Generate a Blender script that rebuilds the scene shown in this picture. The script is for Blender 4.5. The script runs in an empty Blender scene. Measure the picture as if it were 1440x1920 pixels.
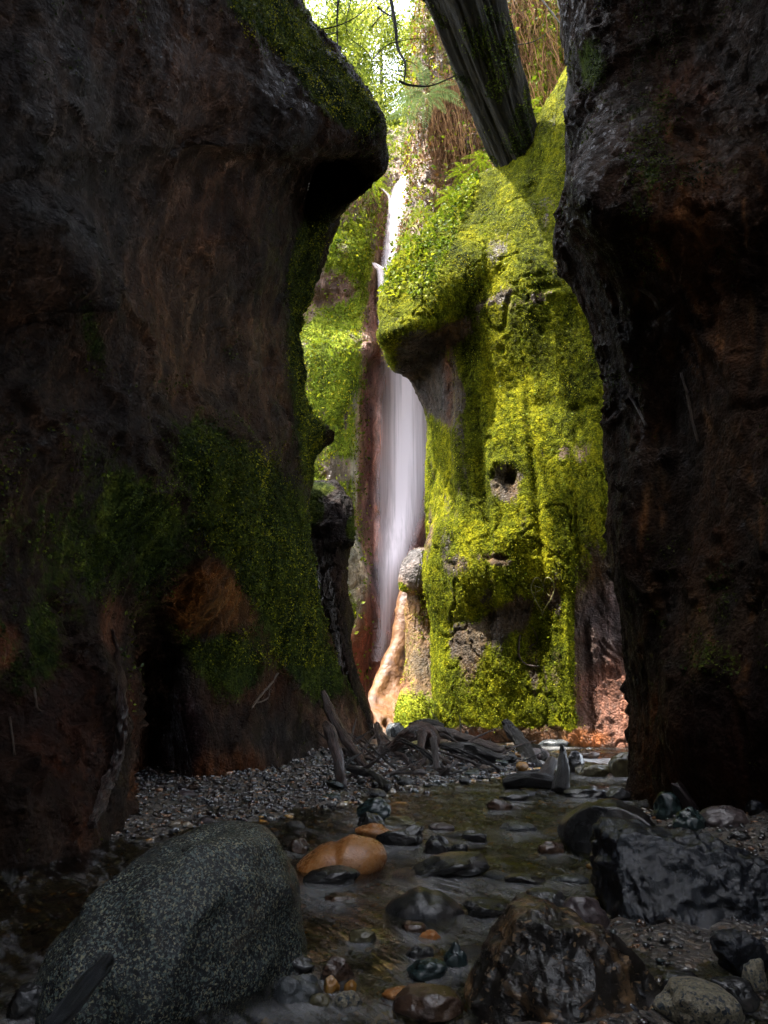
import bpy, math, random
import numpy as np
from mathutils import Vector, Matrix
from mathutils.bvhtree import BVHTree

random.seed(7)
RNG = np.random.default_rng(11)
SC = bpy.context.scene
COL = SC.collection
R = math.radians

# ------------------------------------------------------------------ camera
F = 1280.0
CAM = np.array([0.0, 0.0, 0.75])
PITCH = math.atan(370 / F)
FWD = np.array([0, math.cos(PITCH), math.sin(PITCH)])
UP = np.array([0, -math.sin(PITCH), math.cos(PITCH)])
cam = bpy.data.cameras.new('camera')
camo = bpy.data.objects.new('camera', cam)
COL.objects.link(camo)
camo.location = CAM
camo.rotation_euler = (math.pi / 2 + PITCH, 0, 0)
cam.sensor_fit = 'VERTICAL'
cam.sensor_height = 36
cam.lens = 24
cam.clip_start = 0.05
cam.clip_end = 500
SC.camera = camo


def ray(px, py):
    d = FWD + np.array([1.0, 0, 0]) * ((px - 720) / F) + UP * ((960 - py) / F)
    return d


def at(px, py, d):
    """world point at photograph position px,py lying d metres ahead (world y)"""
    r = ray(px, py)
    return CAM + r * (d / r[1])


def mpp(px, py, d):
    """metres per photo pixel there"""
    return d / ray(px, py)[1] / F


def proj(P):
    q = P - CAM
    z = q @ FWD
    z = np.where(z < 0.05, 0.05, z)
    return 720 + F * q[:, 0] / z, 960 - F * (q @ UP) / z


# ------------------------------------------------------------------ noise
def _h(i, j, k, s):
    n = (i * 374761393 + j * 668265263 + k * 1274126177 + s * 974634777) & 0xFFFFFFFF
    n = ((n ^ (n >> 13)) * 1274126177) & 0xFFFFFFFF
    n = (n ^ (n >> 16)) & 0xFFFFFFFF
    return n / 2147483648.0 - 1.0


def vn(P, seed=0):
    I = np.floor(P).astype(np.int64)
    f = P - I
    u = f * f * f * (f * (f * 6 - 15) + 10)
    r = 0
    for a in (0, 1):
        wa = u[:, 0] if a else 1 - u[:, 0]
        for b in (0, 1):
            wb = u[:, 1] if b else 1 - u[:, 1]
            for c in (0, 1):
                wc = u[:, 2] if c else 1 - u[:, 2]
                r = r + wa * wb * wc * _h(I[:, 0] + a, I[:, 1] + b, I[:, 2] + c, seed)
    return r


def fbm(P, oct=4, seed=0, gain=0.5):
    r, a, s = 0, 1.0, 0
    M = np.array([[0.8, 0.6, 0], [-0.6, 0.8, 0], [0, 0, 1]]) @ np.array([[1, 0, 0], [0, 0.8, 0.6], [0, -0.6, 0.8]])
    for o in range(oct):
        r = r + a * vn(P, seed + o)
        s += a
        a *= gain
        P = P @ M * 2.03 + 17.3
    return r / s * 1.6


def ridged(P, oct=3, seed=0):
    r, a, s = 0, 1.0, 0
    for o in range(oct):
        r = r + a * (1 - np.abs(vn(P, seed + o)) * 2.2)
        s += a
        a *= 0.5
        P = P * 2.1 + 9.1
    return r / s


def sstep(a, b, x):
    t = np.clip((x - a) / (b - a), 0, 1)
    return t * t * (3 - 2 * t)


# ------------------------------------------------------------------ objects
def mesh_obj(name, V, Fc, mat=None, parent=None, smooth=True, attrs=None, cols=None):
    me = bpy.data.meshes.new(name)
    V = np.ascontiguousarray(V, dtype=np.float32)
    Fc = np.ascontiguousarray(Fc, dtype=np.int32)
    n, k = Fc.shape
    me.vertices.add(len(V))
    me.vertices.foreach_set('co', V.ravel())
    me.loops.add(n * k)
    me.loops.foreach_set('vertex_index', Fc.ravel())
    me.polygons.add(n)
    me.polygons.foreach_set('loop_start', np.arange(0, n * k, k, dtype=np.int32))
    me.polygons.foreach_set('loop_total', np.full(n, k, dtype=np.int32))
    me.polygons.foreach_set('use_smooth', np.full(n, bool(smooth)))
    for nm, v in (attrs or {}).items():
        a = me.attributes.new(nm, 'FLOAT', 'POINT')
        a.data.foreach_set('value', np.ascontiguousarray(v, dtype=np.float32))
    for nm, v in (cols or {}).items():
        a = me.attributes.new(nm, 'FLOAT_COLOR', 'POINT')
        c = np.ones((len(V), 4), dtype=np.float32)
        c[:, :3] = v
        a.data.foreach_set('color', c.ravel())
    me.update(calc_edges=True)
    me.validate()
    if mat:
        me.materials.append(mat)
    o = bpy.data.objects.new(name, me)
    COL.objects.link(o)
    if parent:
        o.parent = parent
    return o


def tag(o, label=None, cat=None, group=None, kind=None):
    if label: o['label'] = label
    if cat: o['category'] = cat
    if group: o['group'] = group
    if kind: o['kind'] = kind
    return o


def empty(name, loc, label, cat, group=None):
    o = bpy.data.objects.new(name, None)
    COL.objects.link(o)
    o.location = [float(v) for v in loc]
    o.empty_display_size = 0.1
    return tag(o, label, cat, group)


def grid_faces(nv, nu, closed=False):
    a = np.arange(nv * nu).reshape(nv, nu)
    if closed:
        b = np.roll(a, -1, axis=1)
        f = np.stack([a[:-1], b[:-1], b[1:], a[1:]], -1)
    else:
        f = np.stack([a[:-1, :-1], a[:-1, 1:], a[1:, 1:], a[1:, :-1]], -1)
    return f.reshape(-1, 4)


def cr_interp(C, ts):
    """Catmull-Rom along axis 0 of C at params ts"""
    n = len(C)
    i = np.clip(np.floor(ts).astype(int), 0, n - 2)
    f = (ts - i)
    g = lambda k: C[np.clip(k, 0, n - 1)]
    p0, p1, p2, p3 = g(i - 1), g(i), g(i + 1), g(i + 2)
    sh = (len(ts),) + (1,) * (C.ndim - 1)
    f = f.reshape(sh)
    return 0.5 * (2 * p1 + (p2 - p0) * f + (2 * p0 - 5 * p1 + 4 * p2 - p3) * f ** 2 + (3 * p1 - p0 - 3 * p2 + p3) * f ** 3)


def params(C, n, wmin=0.25):
    """n params spread by spacing between successive rows of C"""
    d = np.linalg.norm(np.diff(C, axis=0), axis=-1)
    while d.ndim > 1:
        d = np.minimum(d, 2.5).mean(axis=-1)
    d = np.maximum(d, d.max() * 0.04)
    cum = np.concatenate([[0], np.cumsum(d)])
    return np.interp(np.linspace(0, cum[-1], n), cum, np.arange(len(C)))


def normals_grid(G):
    du = np.gradient(G, axis=1)
    dv = np.gradient(G, axis=0)
    N = np.cross(du, dv)
    N /= np.maximum(np.linalg.norm(N, axis=-1, keepdims=True), 1e-9)
    return N


def loft(ctrl, nv, nu):
    C = np.array(ctrl, dtype=float)
    G = cr_interp(C, params(C, nv))
    G = np.swapaxes(G, 0, 1)
    G = cr_interp(G, params(np.swapaxes(C, 0, 1), nu))
    return np.swapaxes(G, 0, 1)


def rockface(G, relief, inside=None, flip=False, dents=()):
    """displace a lofted sheet with relief(P)->metres along its outward normal"""
    nv, nu, _ = G.shape
    N = normals_grid(G)
    if flip: N = -N
    P = G.reshape(-1, 3)
    Nf = N.reshape(-1, 3)
    amt = relief(P)
    for (c, r, a) in dents:
        q = (P - np.array(c)) / np.array(r)
        amt = amt + a * np.exp(-(q ** 2).sum(1))
    P = P + Nf * amt[:, None]
    return P, amt


def blobs(P, base, lst):
    x, y = proj(P)
    v = np.full(len(P), float(base))
    for (cx, cy, rx, ry, rot, a) in lst:
        c, s = math.cos(R(rot)), math.sin(R(rot))
        dx, dy = x - cx, y - cy
        u = (dx * c + dy * s) / rx
        w = (-dx * s + dy * c) / ry
        v = v + a * np.exp(-(u * u + w * w) ** 1.5)
    return v


def colmix(P, base, lst):
    """paint rock colours: successive gaussian patches (cx,cy,rx,ry,rot,strength,colour)"""
    x, y = proj(P)
    wob = fbm(P * 1.7, 3, 91) * 0.35
    c0 = np.tile(np.array(base, float), (len(P), 1))
    for (cx, cy, rx, ry, rot, a, colr) in lst:
        c, s = math.cos(R(rot)), math.sin(R(rot))
        dx, dy = x - cx, y - cy
        u = (dx * c + dy * s) / rx
        w = (-dx * s + dy * c) / ry
        k = np.clip(a * sstep(1.25, 0.6, np.sqrt(u * u + w * w) + wob), 0, 1)[:, None]
        c0 = c0 * (1 - k) + np.array(colr) * k
    return c0


# ------------------------------------------------------------------ materials
def new_mat(name):
    m = bpy.data.materials.new(name)
    m.use_nodes = True
    nt = m.node_tree
    nt.nodes.clear()
    return m, nt


class NB:
    """tiny node builder"""
    def __init__(s, nt): s.nt = nt; s.L = nt.links.new
    def n(s, t, **kw):
        o = s.nt.nodes.new(t)
        for k, v in kw.items():
            if hasattr(o, k) and not isinstance(v, bpy.types.NodeSocket): setattr(o, k, v)
        return o
    def put(s, node, name, v):
        i = node.inputs[name]
        if isinstance(v, bpy.types.NodeSocket): s.L(v, i)
        else: i.default_value = v
    def coord(s, scale=(1, 1, 1), rot=(0, 0, 0), kind='Object'):
        t = s.n('ShaderNodeTexCoord'); m = s.n('ShaderNodeMapping')
        s.L(t.outputs[kind], m.inputs['Vector'])
        m.inputs['Scale'].default_value = scale; m.inputs['Rotation'].default_value = rot
        return m.outputs[0]
    def noise(s, vec, scale, detail=6, rough=0.6, dist=0.0):
        t = s.n('ShaderNodeTexNoise')
        s.L(vec, t.inputs['Vector'])
        t.inputs['Scale'].default_value = scale; t.inputs['Detail'].default_value = detail
        t.inputs['Roughness'].default_value = rough; t.inputs['Distortion'].default_value = dist
        return t.outputs['Fac']
    def voro(s, vec, scale, feat='F1', out='Distance', rnd=1.0):
        t = s.n('ShaderNodeTexVoronoi'); t.feature = feat
        s.L(vec, t.inputs['Vector']); t.inputs['Scale'].default_value = scale
        t.inputs['Randomness'].default_value = rnd
        return t.outputs[out]
    def math(s, op, a, b=0.0, clamp=False):
        t = s.n('ShaderNodeMath'); t.operation = op; t.use_clamp = clamp
        s.put(t, 0, a); s.put(t, 1, b)
        return t.outputs[0]
    def ramp(s, fac, stops):
        t = s.n('ShaderNodeValToRGB'); s.L(fac, t.inputs[0])
        el = t.color_ramp.elements
        while len(el) < len(stops): el.new(0.5)
        for e, (p, c) in zip(el, stops):
            e.position = p
            e.color = (c, c, c, 1) if isinstance(c, (int, float)) else (*c, 1)
        return t.outputs[0]
    def mix(s, fac, a, b, mode='MIX'):
        t = s.n('ShaderNodeMix'); t.data_type = 'RGBA'; t.blend_type = mode
        s.put(t, 0, fac)
        for i, v in ((6, a), (7, b)):
            if isinstance(v, tuple): v = (*v[:3], 1)
            s.put(t, i, v)
        return t.outputs[2]
    def attr(s, name, out='Fac'):
        t = s.n('ShaderNodeAttribute'); t.attribute_name = name
        return t.outputs[out]
    def bump(s, h, strength, dist, normal=None):
        t = s.n('ShaderNodeBump'); s.L(h, t.inputs['Height'])
        t.inputs['Strength'].default_value = strength; t.inputs['Distance'].default_value = dist
        if normal: s.L(normal, t.inputs['Normal'])
        return t.outputs[0]
    def out(s, shader, vol=None):
        o = s.n('ShaderNodeOutputMaterial'); s.L(shader, o.inputs['Surface'])
    def bsdf(s, color, rough, normal=None, spec=0.5, coat=0.0, coatr=0.1, sss=None):
        t = s.n('ShaderNodeBsdfPrincipled')
        if isinstance(color, tuple): color = (*color[:3], 1)
        s.put(t, 'Base Color', color); s.put(t, 'Roughness', rough)
        s.put(t, 'Specular IOR Level', spec); s.put(t, 'Coat Weight', coat); s.put(t, 'Coat Roughness', coatr)
        if normal: s.L(normal, t.inputs['Normal'])
        return t.outputs[0]


def cliff_mat(name, mossA, mossB, mossC, sc=1.0, rot=(0, 0, 0), wet=0.35, grain=1.0, mossdist=0.03, spec=0.3):
    m, nt = new_mat(name); b = NB(nt)
    v = b.coord(rot=rot)
    vs = b.coord(scale=(1, 1, 0.35), rot=rot)
    big = b.noise(v, 0.9 * sc, 5, 0.6)
    mid = b.noise(vs, 4 * sc, 8, 0.68, 0.6)
    fine = b.noise(v, 26 * sc, 6, 0.7)
    crack = b.voro(vs, 3.2 * sc, 'DISTANCE_TO_EDGE')
    rock = b.attr('rock', 'Color')
    var = b.ramp(mid, [(0.3, 0.25), (0.5, 0.85), (0.7, 2.6)])
    rock = b.mix(1.0, rock, var, 'MULTIPLY')
    rock = b.mix(b.ramp(big, [(0.35, 0.0), (0.65, 0.55)]), rock, b.mix(1.0, rock, (1.7, 0.95, 0.5), 'MULTIPLY'))
    rock = b.mix(b.ramp(fine, [(0.35, 0.55), (0.5, 0.0)]), rock, b.mix(1.0, rock, (0.45, 0.45, 0.5), 'MULTIPLY'))
    mf = b.math('ADD', b.attr('moss'), b.math('MULTIPLY', b.math('SUBTRACT', mid, 0.5), 1.5))
    mf = b.math('ADD', mf, b.math('MULTIPLY', b.math('SUBTRACT', fine, 0.5), 0.9))
    mfac = b.ramp(mf, [(0.42, 0.0), (0.6, 1.0)])
    mn = b.noise(v, 9 * sc, 7, 0.7)
    mcol = b.ramp(b.math('ADD', b.math('MULTIPLY', mn, .5), b.math('MULTIPLY', b.noise(vs, 1.6 * sc, 5, .6), .5)), [(0.38, mossC), (0.5, mossA), (0.62, mossB)])
    lum = b.ramp(b.voro(v, 34 * sc, 'F1'), [(0.0, 1.35), (0.5, 0.8), (0.9, 0.4)])
    mcol = b.mix(1.0, mcol, lum, 'MULTIPLY')
    colr = b.mix(mfac, rock, mcol)
    rr = b.ramp(b.noise(v, 3 * sc, 5), [(0.35, wet), (0.65, min(1, wet + 0.35))])
    rr = b.mix(b.ramp(b.noise(v, 11 * sc, 4), [(0.52, 0.0), (0.6, 1.0)]), rr, (.22, .22, .22))
    rough = b.mix(mfac, rr, (0.85, 0.85, 0.85))
    h1 = b.math('ADD', b.math('MULTIPLY', mid, 1.0), b.math('MULTIPLY', b.ramp(crack, [(0.0, 0.0), (0.07, 1.0)]), 0.22))
    h2 = b.math('ADD', b.math('MULTIPLY', fine, 1.4), b.math('MULTIPLY', b.voro(v, 34 * sc, 'SMOOTH_F1'), -0.9))
    nrm = b.bump(h1, 0.9, 0.13 * grain)
    nrm = b.bump(h2, 1.0, mossdist, nrm)
    sp_ = b.n('ShaderNodeMapRange'); b.L(mfac, sp_.inputs[0]); sp_.inputs[3].default_value = spec; sp_.inputs[4].default_value = 0.03
    sh = b.bsdf(colr, rough, nrm, spec=sp_.outputs[0])
    b.out(sh)
    return m


def leaf_mat(name, c1, c2, c3, trans=0.5, rough=0.5):
    m, nt = new_mat(name); b = NB(nt)
    r = b.attr('rnd')
    colr = b.ramp(r, [(0.0, c1), (0.5, c2), (1.0, c3)])
    d = b.bsdf(colr, rough, spec=0.05)
    t = b.n('ShaderNodeBsdfTranslucent')
    b.L(b.mix(1.0, colr, (1.3, 1.25, 0.6), 'MULTIPLY'), t.inputs[0])
    mx = b.n('ShaderNodeMixShader'); mx.inputs[0].default_value = trans
    b.L(d, mx.inputs[1]); b.L(t.outputs[0], mx.inputs[2])
    b.out(mx.outputs[0])
    return m


def stone_mat(name, c1, c2, c3, scale=8, rough=0.25, bump=0.01, speck=None, streak=(1, 1, 1), coat=0.0, bscale=None, fine=0.5, micro=0.003):
    m, nt = new_mat(name); b = NB(nt)
    v = b.coord(scale=streak)
    n1 = b.noise(v, scale, 8, 0.65, 0.4)
    n2 = b.noise(v, (bscale or scale * 3), 6, 0.65)
    colr = b.ramp(n1, [(0.32, c1), (0.5, c2), (0.68, c3)])
    if speck:
        for (sc, th, cc, w) in speck:
            s = b.noise(v, sc, 2, 0.55, 0.5)
            colr = b.mix(b.ramp(s, [(th, 0.0), (th + w, 1.0)]), colr, cc)
    nrm = b.bump(b.math('ADD', n1, b.math('MULTIPLY', n2, fine)), 0.9, bump)
    nrm = b.bump(b.noise(v, (bscale or scale * 3) * 1.8, 4, 0.7), 1.0, micro, nrm)
    rr = b.ramp(n2, [(0.35, max(0.06, rough * 0.7)), (0.65, min(1, rough * 1.5))])
    b.out(b.bsdf(colr, rr, nrm, spec=0.5, coat=coat, coatr=0.12))
    return m


def wood_mat(name, c1, c2, c3, rough=0.3, bump=0.012):
    m, nt = new_mat(name); b = NB(nt)
    g = b.attr('grain', 'Vector')
    mp = b.n('ShaderNodeMapping'); b.L(g, mp.inputs[0]); mp.inputs['Scale'].default_value = (14, 14, 1.6)
    n1 = b.noise(mp.outputs[0], 1.0, 8, 0.7, 0.8)
    n2 = b.noise(b.coord(), 5, 4)
    colr = b.ramp(n1, [(0.3, c1), (0.5, c2), (0.7, c3)])
    colr = b.mix(b.ramp(n2, [(0.35, 0.65), (0.6, 0.0)]), colr, b.mix(1.0, colr, (0.35, 0.33, 0.33), 'MULTIPLY'))
    nrm = b.bump(n1, 0.9, bump)
    b.out(b.bsdf(colr, b.ramp(n1, [(0.3, rough), (0.7, min(1, rough + 0.3))]), nrm, spec=0.5))
    return m


MOSS_BRIGHT = cliff_mat('bright_moss_rock', (0.12, 0.135, 0.006), (0.34, 0.32, 0.01), (0.022, 0.03, 0.004), 1.0, wet=0.5)
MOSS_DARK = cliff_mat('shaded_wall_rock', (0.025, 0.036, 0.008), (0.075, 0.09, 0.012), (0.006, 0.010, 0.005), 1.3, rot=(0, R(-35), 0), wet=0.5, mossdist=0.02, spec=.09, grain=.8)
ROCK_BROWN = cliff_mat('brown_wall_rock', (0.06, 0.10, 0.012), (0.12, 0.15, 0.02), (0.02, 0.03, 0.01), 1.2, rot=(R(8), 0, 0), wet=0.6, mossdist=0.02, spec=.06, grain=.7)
MOSS_BACK = cliff_mat('far_cliff_rock', (0.15, 0.20, 0.015), (0.33, 0.36, 0.03), (0.04, 0.05, 0.012), 0.8, wet=0.4)

LEAF_MOSS = leaf_mat('moss_leaf', (0.05, 0.04, 0.010), (0.115, 0.135, 0.008), (0.38, 0.35, 0.02), 0.25)
LEAF_DARK = leaf_mat('liverwort_leaf', (0.010, 0.016, 0.006), (0.028, 0.045, 0.009), (0.11, 0.14, 0.015), 0.2, 0.35)
LEAF_TREE = leaf_mat('tree_leaf', (0.04, 0.06, 0.012), (0.13, 0.16, 0.03), (0.28, 0.30, 0.09), 0.5)
LEAF_FERN = leaf_mat('fern_leaf', (0.03, 0.06, 0.008), (0.11, 0.155, 0.014), (0.30, 0.32, 0.03), 0.35, 0.45)
LEAF_DULL = leaf_mat('dull_fern_leaf', (0.04, 0.065, 0.04), (0.08, 0.12, 0.08), (0.17, 0.21, 0.15), 0.3, 0.3)
DEAD = leaf_mat('dead_frond', (0.06, 0.03, 0.015), (0.16, 0.08, 0.035), (0.3, 0.17, 0.08), 0.2)
TWIG = leaf_mat('twig_bark', (0.03, 0.022, 0.015), (0.05, 0.04, 0.025), (0.1, 0.085, 0.05), 0.0)


# ------------------------------------------------------------------ terrain
def zw(y):
    """water level along the stream"""
    y = np.asarray(y, float)
    return 0.004 * np.clip(y - 2, 0, 20) + 0.02 * sstep(6.6, 7.0, y) + 0.10 * sstep(8.9, 9.3, y) + 0.03 * np.clip(y - 9.5, 0, 20)


LB_Y = [0, 3.2, 4.1, 4.6, 5.0, 5.5, 6.2, 6.9, 7.8, 8.6, 9.5, 11, 13, 20]
LB_X = [-4, -3.2, -2.0, -1.55, -1.1, -0.62, -0.15, 0.15, 1.0, 1.65, 1.9, 2.1, 2.2, 2.2]   # left shore x
RB_Y = [0, 1.2, 1.9, 2.4, 3, 4, 5, 5.8, 7, 9, 12, 20]
RB_X = [0.05, 0.15, 0.3, 0.55, 1.0, 1.3, 1.75, 2.2, 2.6, 3.4, 4.5, 5]   # right shore x


def terr(x, y):
    x = np.asarray(x, float); y = np.asarray(y, float)
    w = zw(y)
    lx = np.interp(y, LB_Y, LB_X); rx = np.interp(y, RB_Y, RB_X)
    dl = lx - x; dr = x - rx
    bl = np.clip(dl, -0.4, 3)
    br = np.clip(dr, -0.4, 3)
    hl = np.where(bl > 0, 0.04 * bl ** 0.8, 0.2 * bl)
    hr = np.where(br > 0, 0.02 * br + 0.22 * br ** 0.9 * sstep(2.9, 4.6, y), 0.25 * br)
    hl = np.where(y > 9.3, np.minimum(hl, 0.05), hl)
    h = np.maximum(np.maximum(hl, hr), -0.085)
    return w + h


def terr_n(x, y):
    x = np.asarray(x, float).ravel(); y = np.asarray(y, float).ravel()
    P = np.stack([x, y, np.zeros_like(x)], 1)
    return terr(x, y) + 0.035 * fbm(P * 2.2, 3, 5) + 0.018 * fbm(P * 9, 3, 8)


def ground(px, py, surf=None):
    """world point on water/ground seen at px,py"""
    r = ray(px, py)
    t = 1.0
    while t < 40:
        p = CAM + r * t
        g = max(float(terr(p[0], p[1])), float(zw(p[1])))
        if p[2] <= g: break
        t += 0.01
    return p


xs = np.linspace(-9, 12, 420); ys = np.concatenate([np.linspace(-4, 0.8, 30), np.linspace(0.82, 11, 480), np.linspace(11.1, 24, 80)])
X, Y = np.meshgrid(xs, ys)
Z = terr_n(X, Y).reshape(X.shape)
gm, nt = new_mat('wet_gravel'); b = NB(nt)
v = b.coord()
vo = b.n('ShaderNodeTexVoronoi'); b.L(v, vo.inputs['Vector']); vo.inputs['Scale'].default_value = 42
cellc = b.ramp(b.noise(vo.outputs['Position'], 40, 1), [(0.3, (0.02, 0.02, 0.022)), (0.48, (0.05, 0.045, 0.04)), (0.6, (0.11, 0.09, 0.07)), (0.7, (0.2, 0.12, 0.06))])
n = b.noise(v, 3, 5)
colr = b.mix(b.ramp(n, [(0.4, 0.0), (0.65, 0.6)]), cellc, (0.05, 0.038, 0.03))
h = b.math('ADD', b.math('MULTIPLY', vo.outputs['Distance'], -1.0), b.math('MULTIPLY', b.noise(v, 90, 4), 0.5))
b.out(b.bsdf(colr, 0.28, b.bump(h, 1.0, 0.012), spec=0.5))
g = mesh_obj('ground', np.stack([X, Y, Z], -1).reshape(-1, 3), grid_faces(*X.shape), gm)
tag(g, kind='structure')
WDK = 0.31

# ------------------------------------------------------------------ cliffs
def relief_streak(rot, amp=1.0, seed=0, fr=1.0):
    c, s = math.cos(R(rot)), math.sin(R(rot))
    M = np.array([[c, 0, s], [0, 1, 0], [-s, 0, c]])
    def f(P):
        Q = P @ M.T * fr
        A = fbm(Q * [0.55, 0.55, 0.3], 3, seed) * 0.26
        B = ridged(Q * [1.7, 1.7, 0.4], 3, seed + 7) * 0.09
        w = fbm(Q * 3.0, 2, seed + 11)
        Cc = fbm(Q * [6, 6, 2] + w[:, None] * 0.6, 3, seed + 13) * 0.032
        D = fbm(Q * 18, 2, seed + 19) * 0.016
        k = np.maximum(0, ridged(Q * [1.3, 1.3, 1.0] + w[:, None] * 0.3, 1, seed + 23) - 0.86) * -0.6
        return (A + B + Cc + D + k) * amp
    return f


def rows_px(rows):
    out = []
    for py, pts, *back in rows:
        line = []
        for p in pts:
            line.append(np.array(p[1:]) if p[0] == 'w' else at(p[0], py, p[1]))
        e = line[-1]
        if back:
            for b in back[0]: line.append(e + np.array(b))
        out.append(line)
    return np.array(out)


# ---- left wall: columns A..H then two behind the edge
BK = [(-0.25, 0.7, 0), (-2.6, 2.2, 0)]
Lrows = [
    (-500, [(-400, 3.0), (-150, 3.4), (60, 3.8), (190, 4.1), (280, 4.4), (360, 4.8), (420, 5.3), (450, 6.2)], BK),
    (-200, [(-260, 3.1), (-30, 3.5), (140, 3.9), (240, 4.3), (330, 4.6), (400, 5.0), (460, 5.7), (500, 6.6)], BK),
    (-40, [(-200, 3.2), (40, 3.7), (190, 4.1), (290, 4.5), (370, 4.9), (440, 5.3), (505, 6.0), (548, 7.0)], BK),
    (20, [(-180, 3.2), (60, 3.75), (205, 4.2), (305, 4.6), (390, 5.0), (465, 5.4), (535, 6.1), (578, 7.1)], BK),
    (80, [(-170, 3.2), (70, 3.8), (215, 4.3), (320, 4.7), (410, 5.1), (500, 5.6), (580, 6.3), (613, 7.1)], BK),
    (140, [(-160, 3.2), (75, 3.8), (222, 4.35), (335, 4.8), (435, 5.2), (540, 5.8), (628, 6.4), (662, 7.05)], BK),
    (195, [(-155, 3.2), (80, 3.85), (230, 4.4), (345, 4.9), (455, 5.35), (570, 5.9), (668, 6.5), (700, 7.0)], BK),
    (232, [(-150, 3.2), (80, 3.85), (235, 4.45), (352, 4.95), (465, 5.45), (585, 6.05), (690, 6.6), (716, 6.95)], BK),
    (275, [(-150, 3.25), (85, 3.9), (240, 4.55), (360, 5.05), (472, 5.6), (590, 6.3), (690, 6.75), (714, 7.0)], BK),
    (302, [(-150, 3.25), (85, 3.95), (240, 4.65), (362, 5.15), (470, 5.8), (570, 6.6), (650, 7.0), (688, 7.2)], BK),
    (322, [(-150, 3.3), (85, 4.0), (240, 4.7), (360, 5.25), (460, 6.1), (540, 6.9), (590, 7.6), (612, 8.0)], BK),
    (370, [(-150, 3.3), (85, 4.05), (240, 4.8), (360, 5.4), (460, 6.3), (535, 7.2), (594, 8.0), (634, 8.6)], BK),
    (440, [(-150, 3.3), (90, 4.1), (240, 4.9), (350, 5.5), (450, 6.4), (525, 7.3), (580, 8.1), (611, 8.8)], BK),
    (510, [(-150, 3.3), (110, 4.3), (235, 5.0), (335, 5.6), (430, 6.4), (505, 7.3), (556, 8.2), (583, 9.0)], BK),
    (585, [(-150, 3.4), (120, 4.5), (240, 5.0), (335, 5.6), (420, 6.4), (490, 7.3), (538, 8.3), (560, 9.1)], BK),
    (680, [(-150, 3.3), (120, 4.25), (250, 5.0), (345, 5.7), (430, 6.5), (500, 7.4), (548, 8.5), (569, 9.4)], BK),
    (760, [(-150, 3.3), (115, 4.2), (250, 4.95), (350, 5.7), (440, 6.5), (515, 7.5), (565, 8.6), (590, 9.5)], BK),
    (805, [(-150, 3.3), (110, 4.15), (250, 4.9), (355, 5.6), (450, 6.4), (530, 7.5), (588, 8.7), (632, 9.5)], BK),
    (850, [(-150, 3.3), (105, 4.15), (250, 4.9), (355, 5.55), (450, 6.3), (525, 7.4), (568, 8.7), (590, 9.7)], BK),
    (905, [(-150, 3.35), (100, 4.15), (245, 4.95), (350, 5.6), (445, 6.3), (515, 7.2), (560, 8.5), (582, 9.7)], BK),
    (980, [(-150, 3.4), (100, 4.2), (245, 5.1), (345, 5.8), (430, 6.3), (500, 7.1), (548, 8.1), (574, 9.2)], BK),
    (1060, [(-150, 3.45), (95, 4.3), (240, 5.3), (335, 6.1), (420, 6.6), (500, 7.3), (560, 8.3), (592, 9.3)], BK),
    (1150, [(-150, 3.5), (95, 4.35), (215, 5.0), (262, 6.6), (360, 6.9), (480, 7.6), (570, 8.6), (612, 9.7)], BK),
    (1240, [(-150, 3.55), (95, 4.35), (225, 4.95), (262, 7.3), (350, 7.0), (480, 7.8), (590, 9.0), (640, 10.1)], BK),
    (1320, [(-150, 3.55), (95, 4.35), (232, 4.95), (264, 7.6), (345, 7.0), (480, 7.8), (610, 9.4), (680, 10.7)], BK),
    (1385, [(-150, 3.55), (95, 4.3), (236, 4.95), (266, 7.7), (345, 6.95), (480, 7.7), (625, 9.5), (712, 11.2)], BK),
    (1440, [(-150, 3.5), (95, 4.2), (238, 4.95), (268, 7.7), (345, 6.95), (480, 7.5), (630, 9.6), (730, 11.5)], BK),
    (1520, [(-150, 3.4), (95, 4.0), (238, 4.9), (268, 7.4), (345, 6.9), (480, 7.5), (640, 9.6), (740, 11.5)], BK),
    (1700, [(-150, 3.3), (95, 3.8), (238, 4.6), (268, 6.9), (345, 6.7), (480, 7.3), (650, 9.6), (750, 11.5)], BK),
]
C = rows_px(Lrows)
# extend toward and past the camera: two columns before A
A = C[:, 0]
z = A[:, 2]
pre1 = np.stack([np.full(len(A), -2.3) - 0.0 * z, np.full(len(A), 1.2), z], 1)
pre2 = np.stack([np.full(len(A), -2.5), np.full(len(A), -3.0), z], 1)
pre1[:, 0] = np.minimum(A[:, 0] * 0.92, -1.9)
C = np.concatenate([pre2[:, None], pre1[:, None], C], 1)
# roof over the slot, unseen, shaped to limit the light, then the plateau
shade_roof = C[0].copy()
RX = np.array([0.6, -1.9, -1.8, -1.0, 0.2, 0.5, 0.3, 0.1, -.4, -1.2, -1.6, -3.0])
half = shade_roof.copy(); half[:, 0] = shade_roof[:, 0] * .55 + RX * .45; half[:, 2] += 1.0
shade_roof[:, 0] = RX
shade_roof[:, 2] += 1.3
top1 = shade_roof + [0.1, 0, 7.0]  # unseen top raised to keep sun off the right wall
top2 = top1 + [-6, 0, 1.0]
C = np.concatenate([top2[None], top1[None], shade_roof[None], half[None], C], 0)
rear_block = C[:, 0].copy(); rear_block[:, 0] = -0.5; rear_block[:, 1] = -4.6  # added rear closure, unseen, blocks sky light from behind the camera
rear_block2 = rear_block.copy(); rear_block2[:, 0] = -0.9; rear_block2[:, 1] = -8
C = np.concatenate([rear_block2[:, None], rear_block[:, None], C], 1)
G = loft(C, 620, 520)
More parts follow.
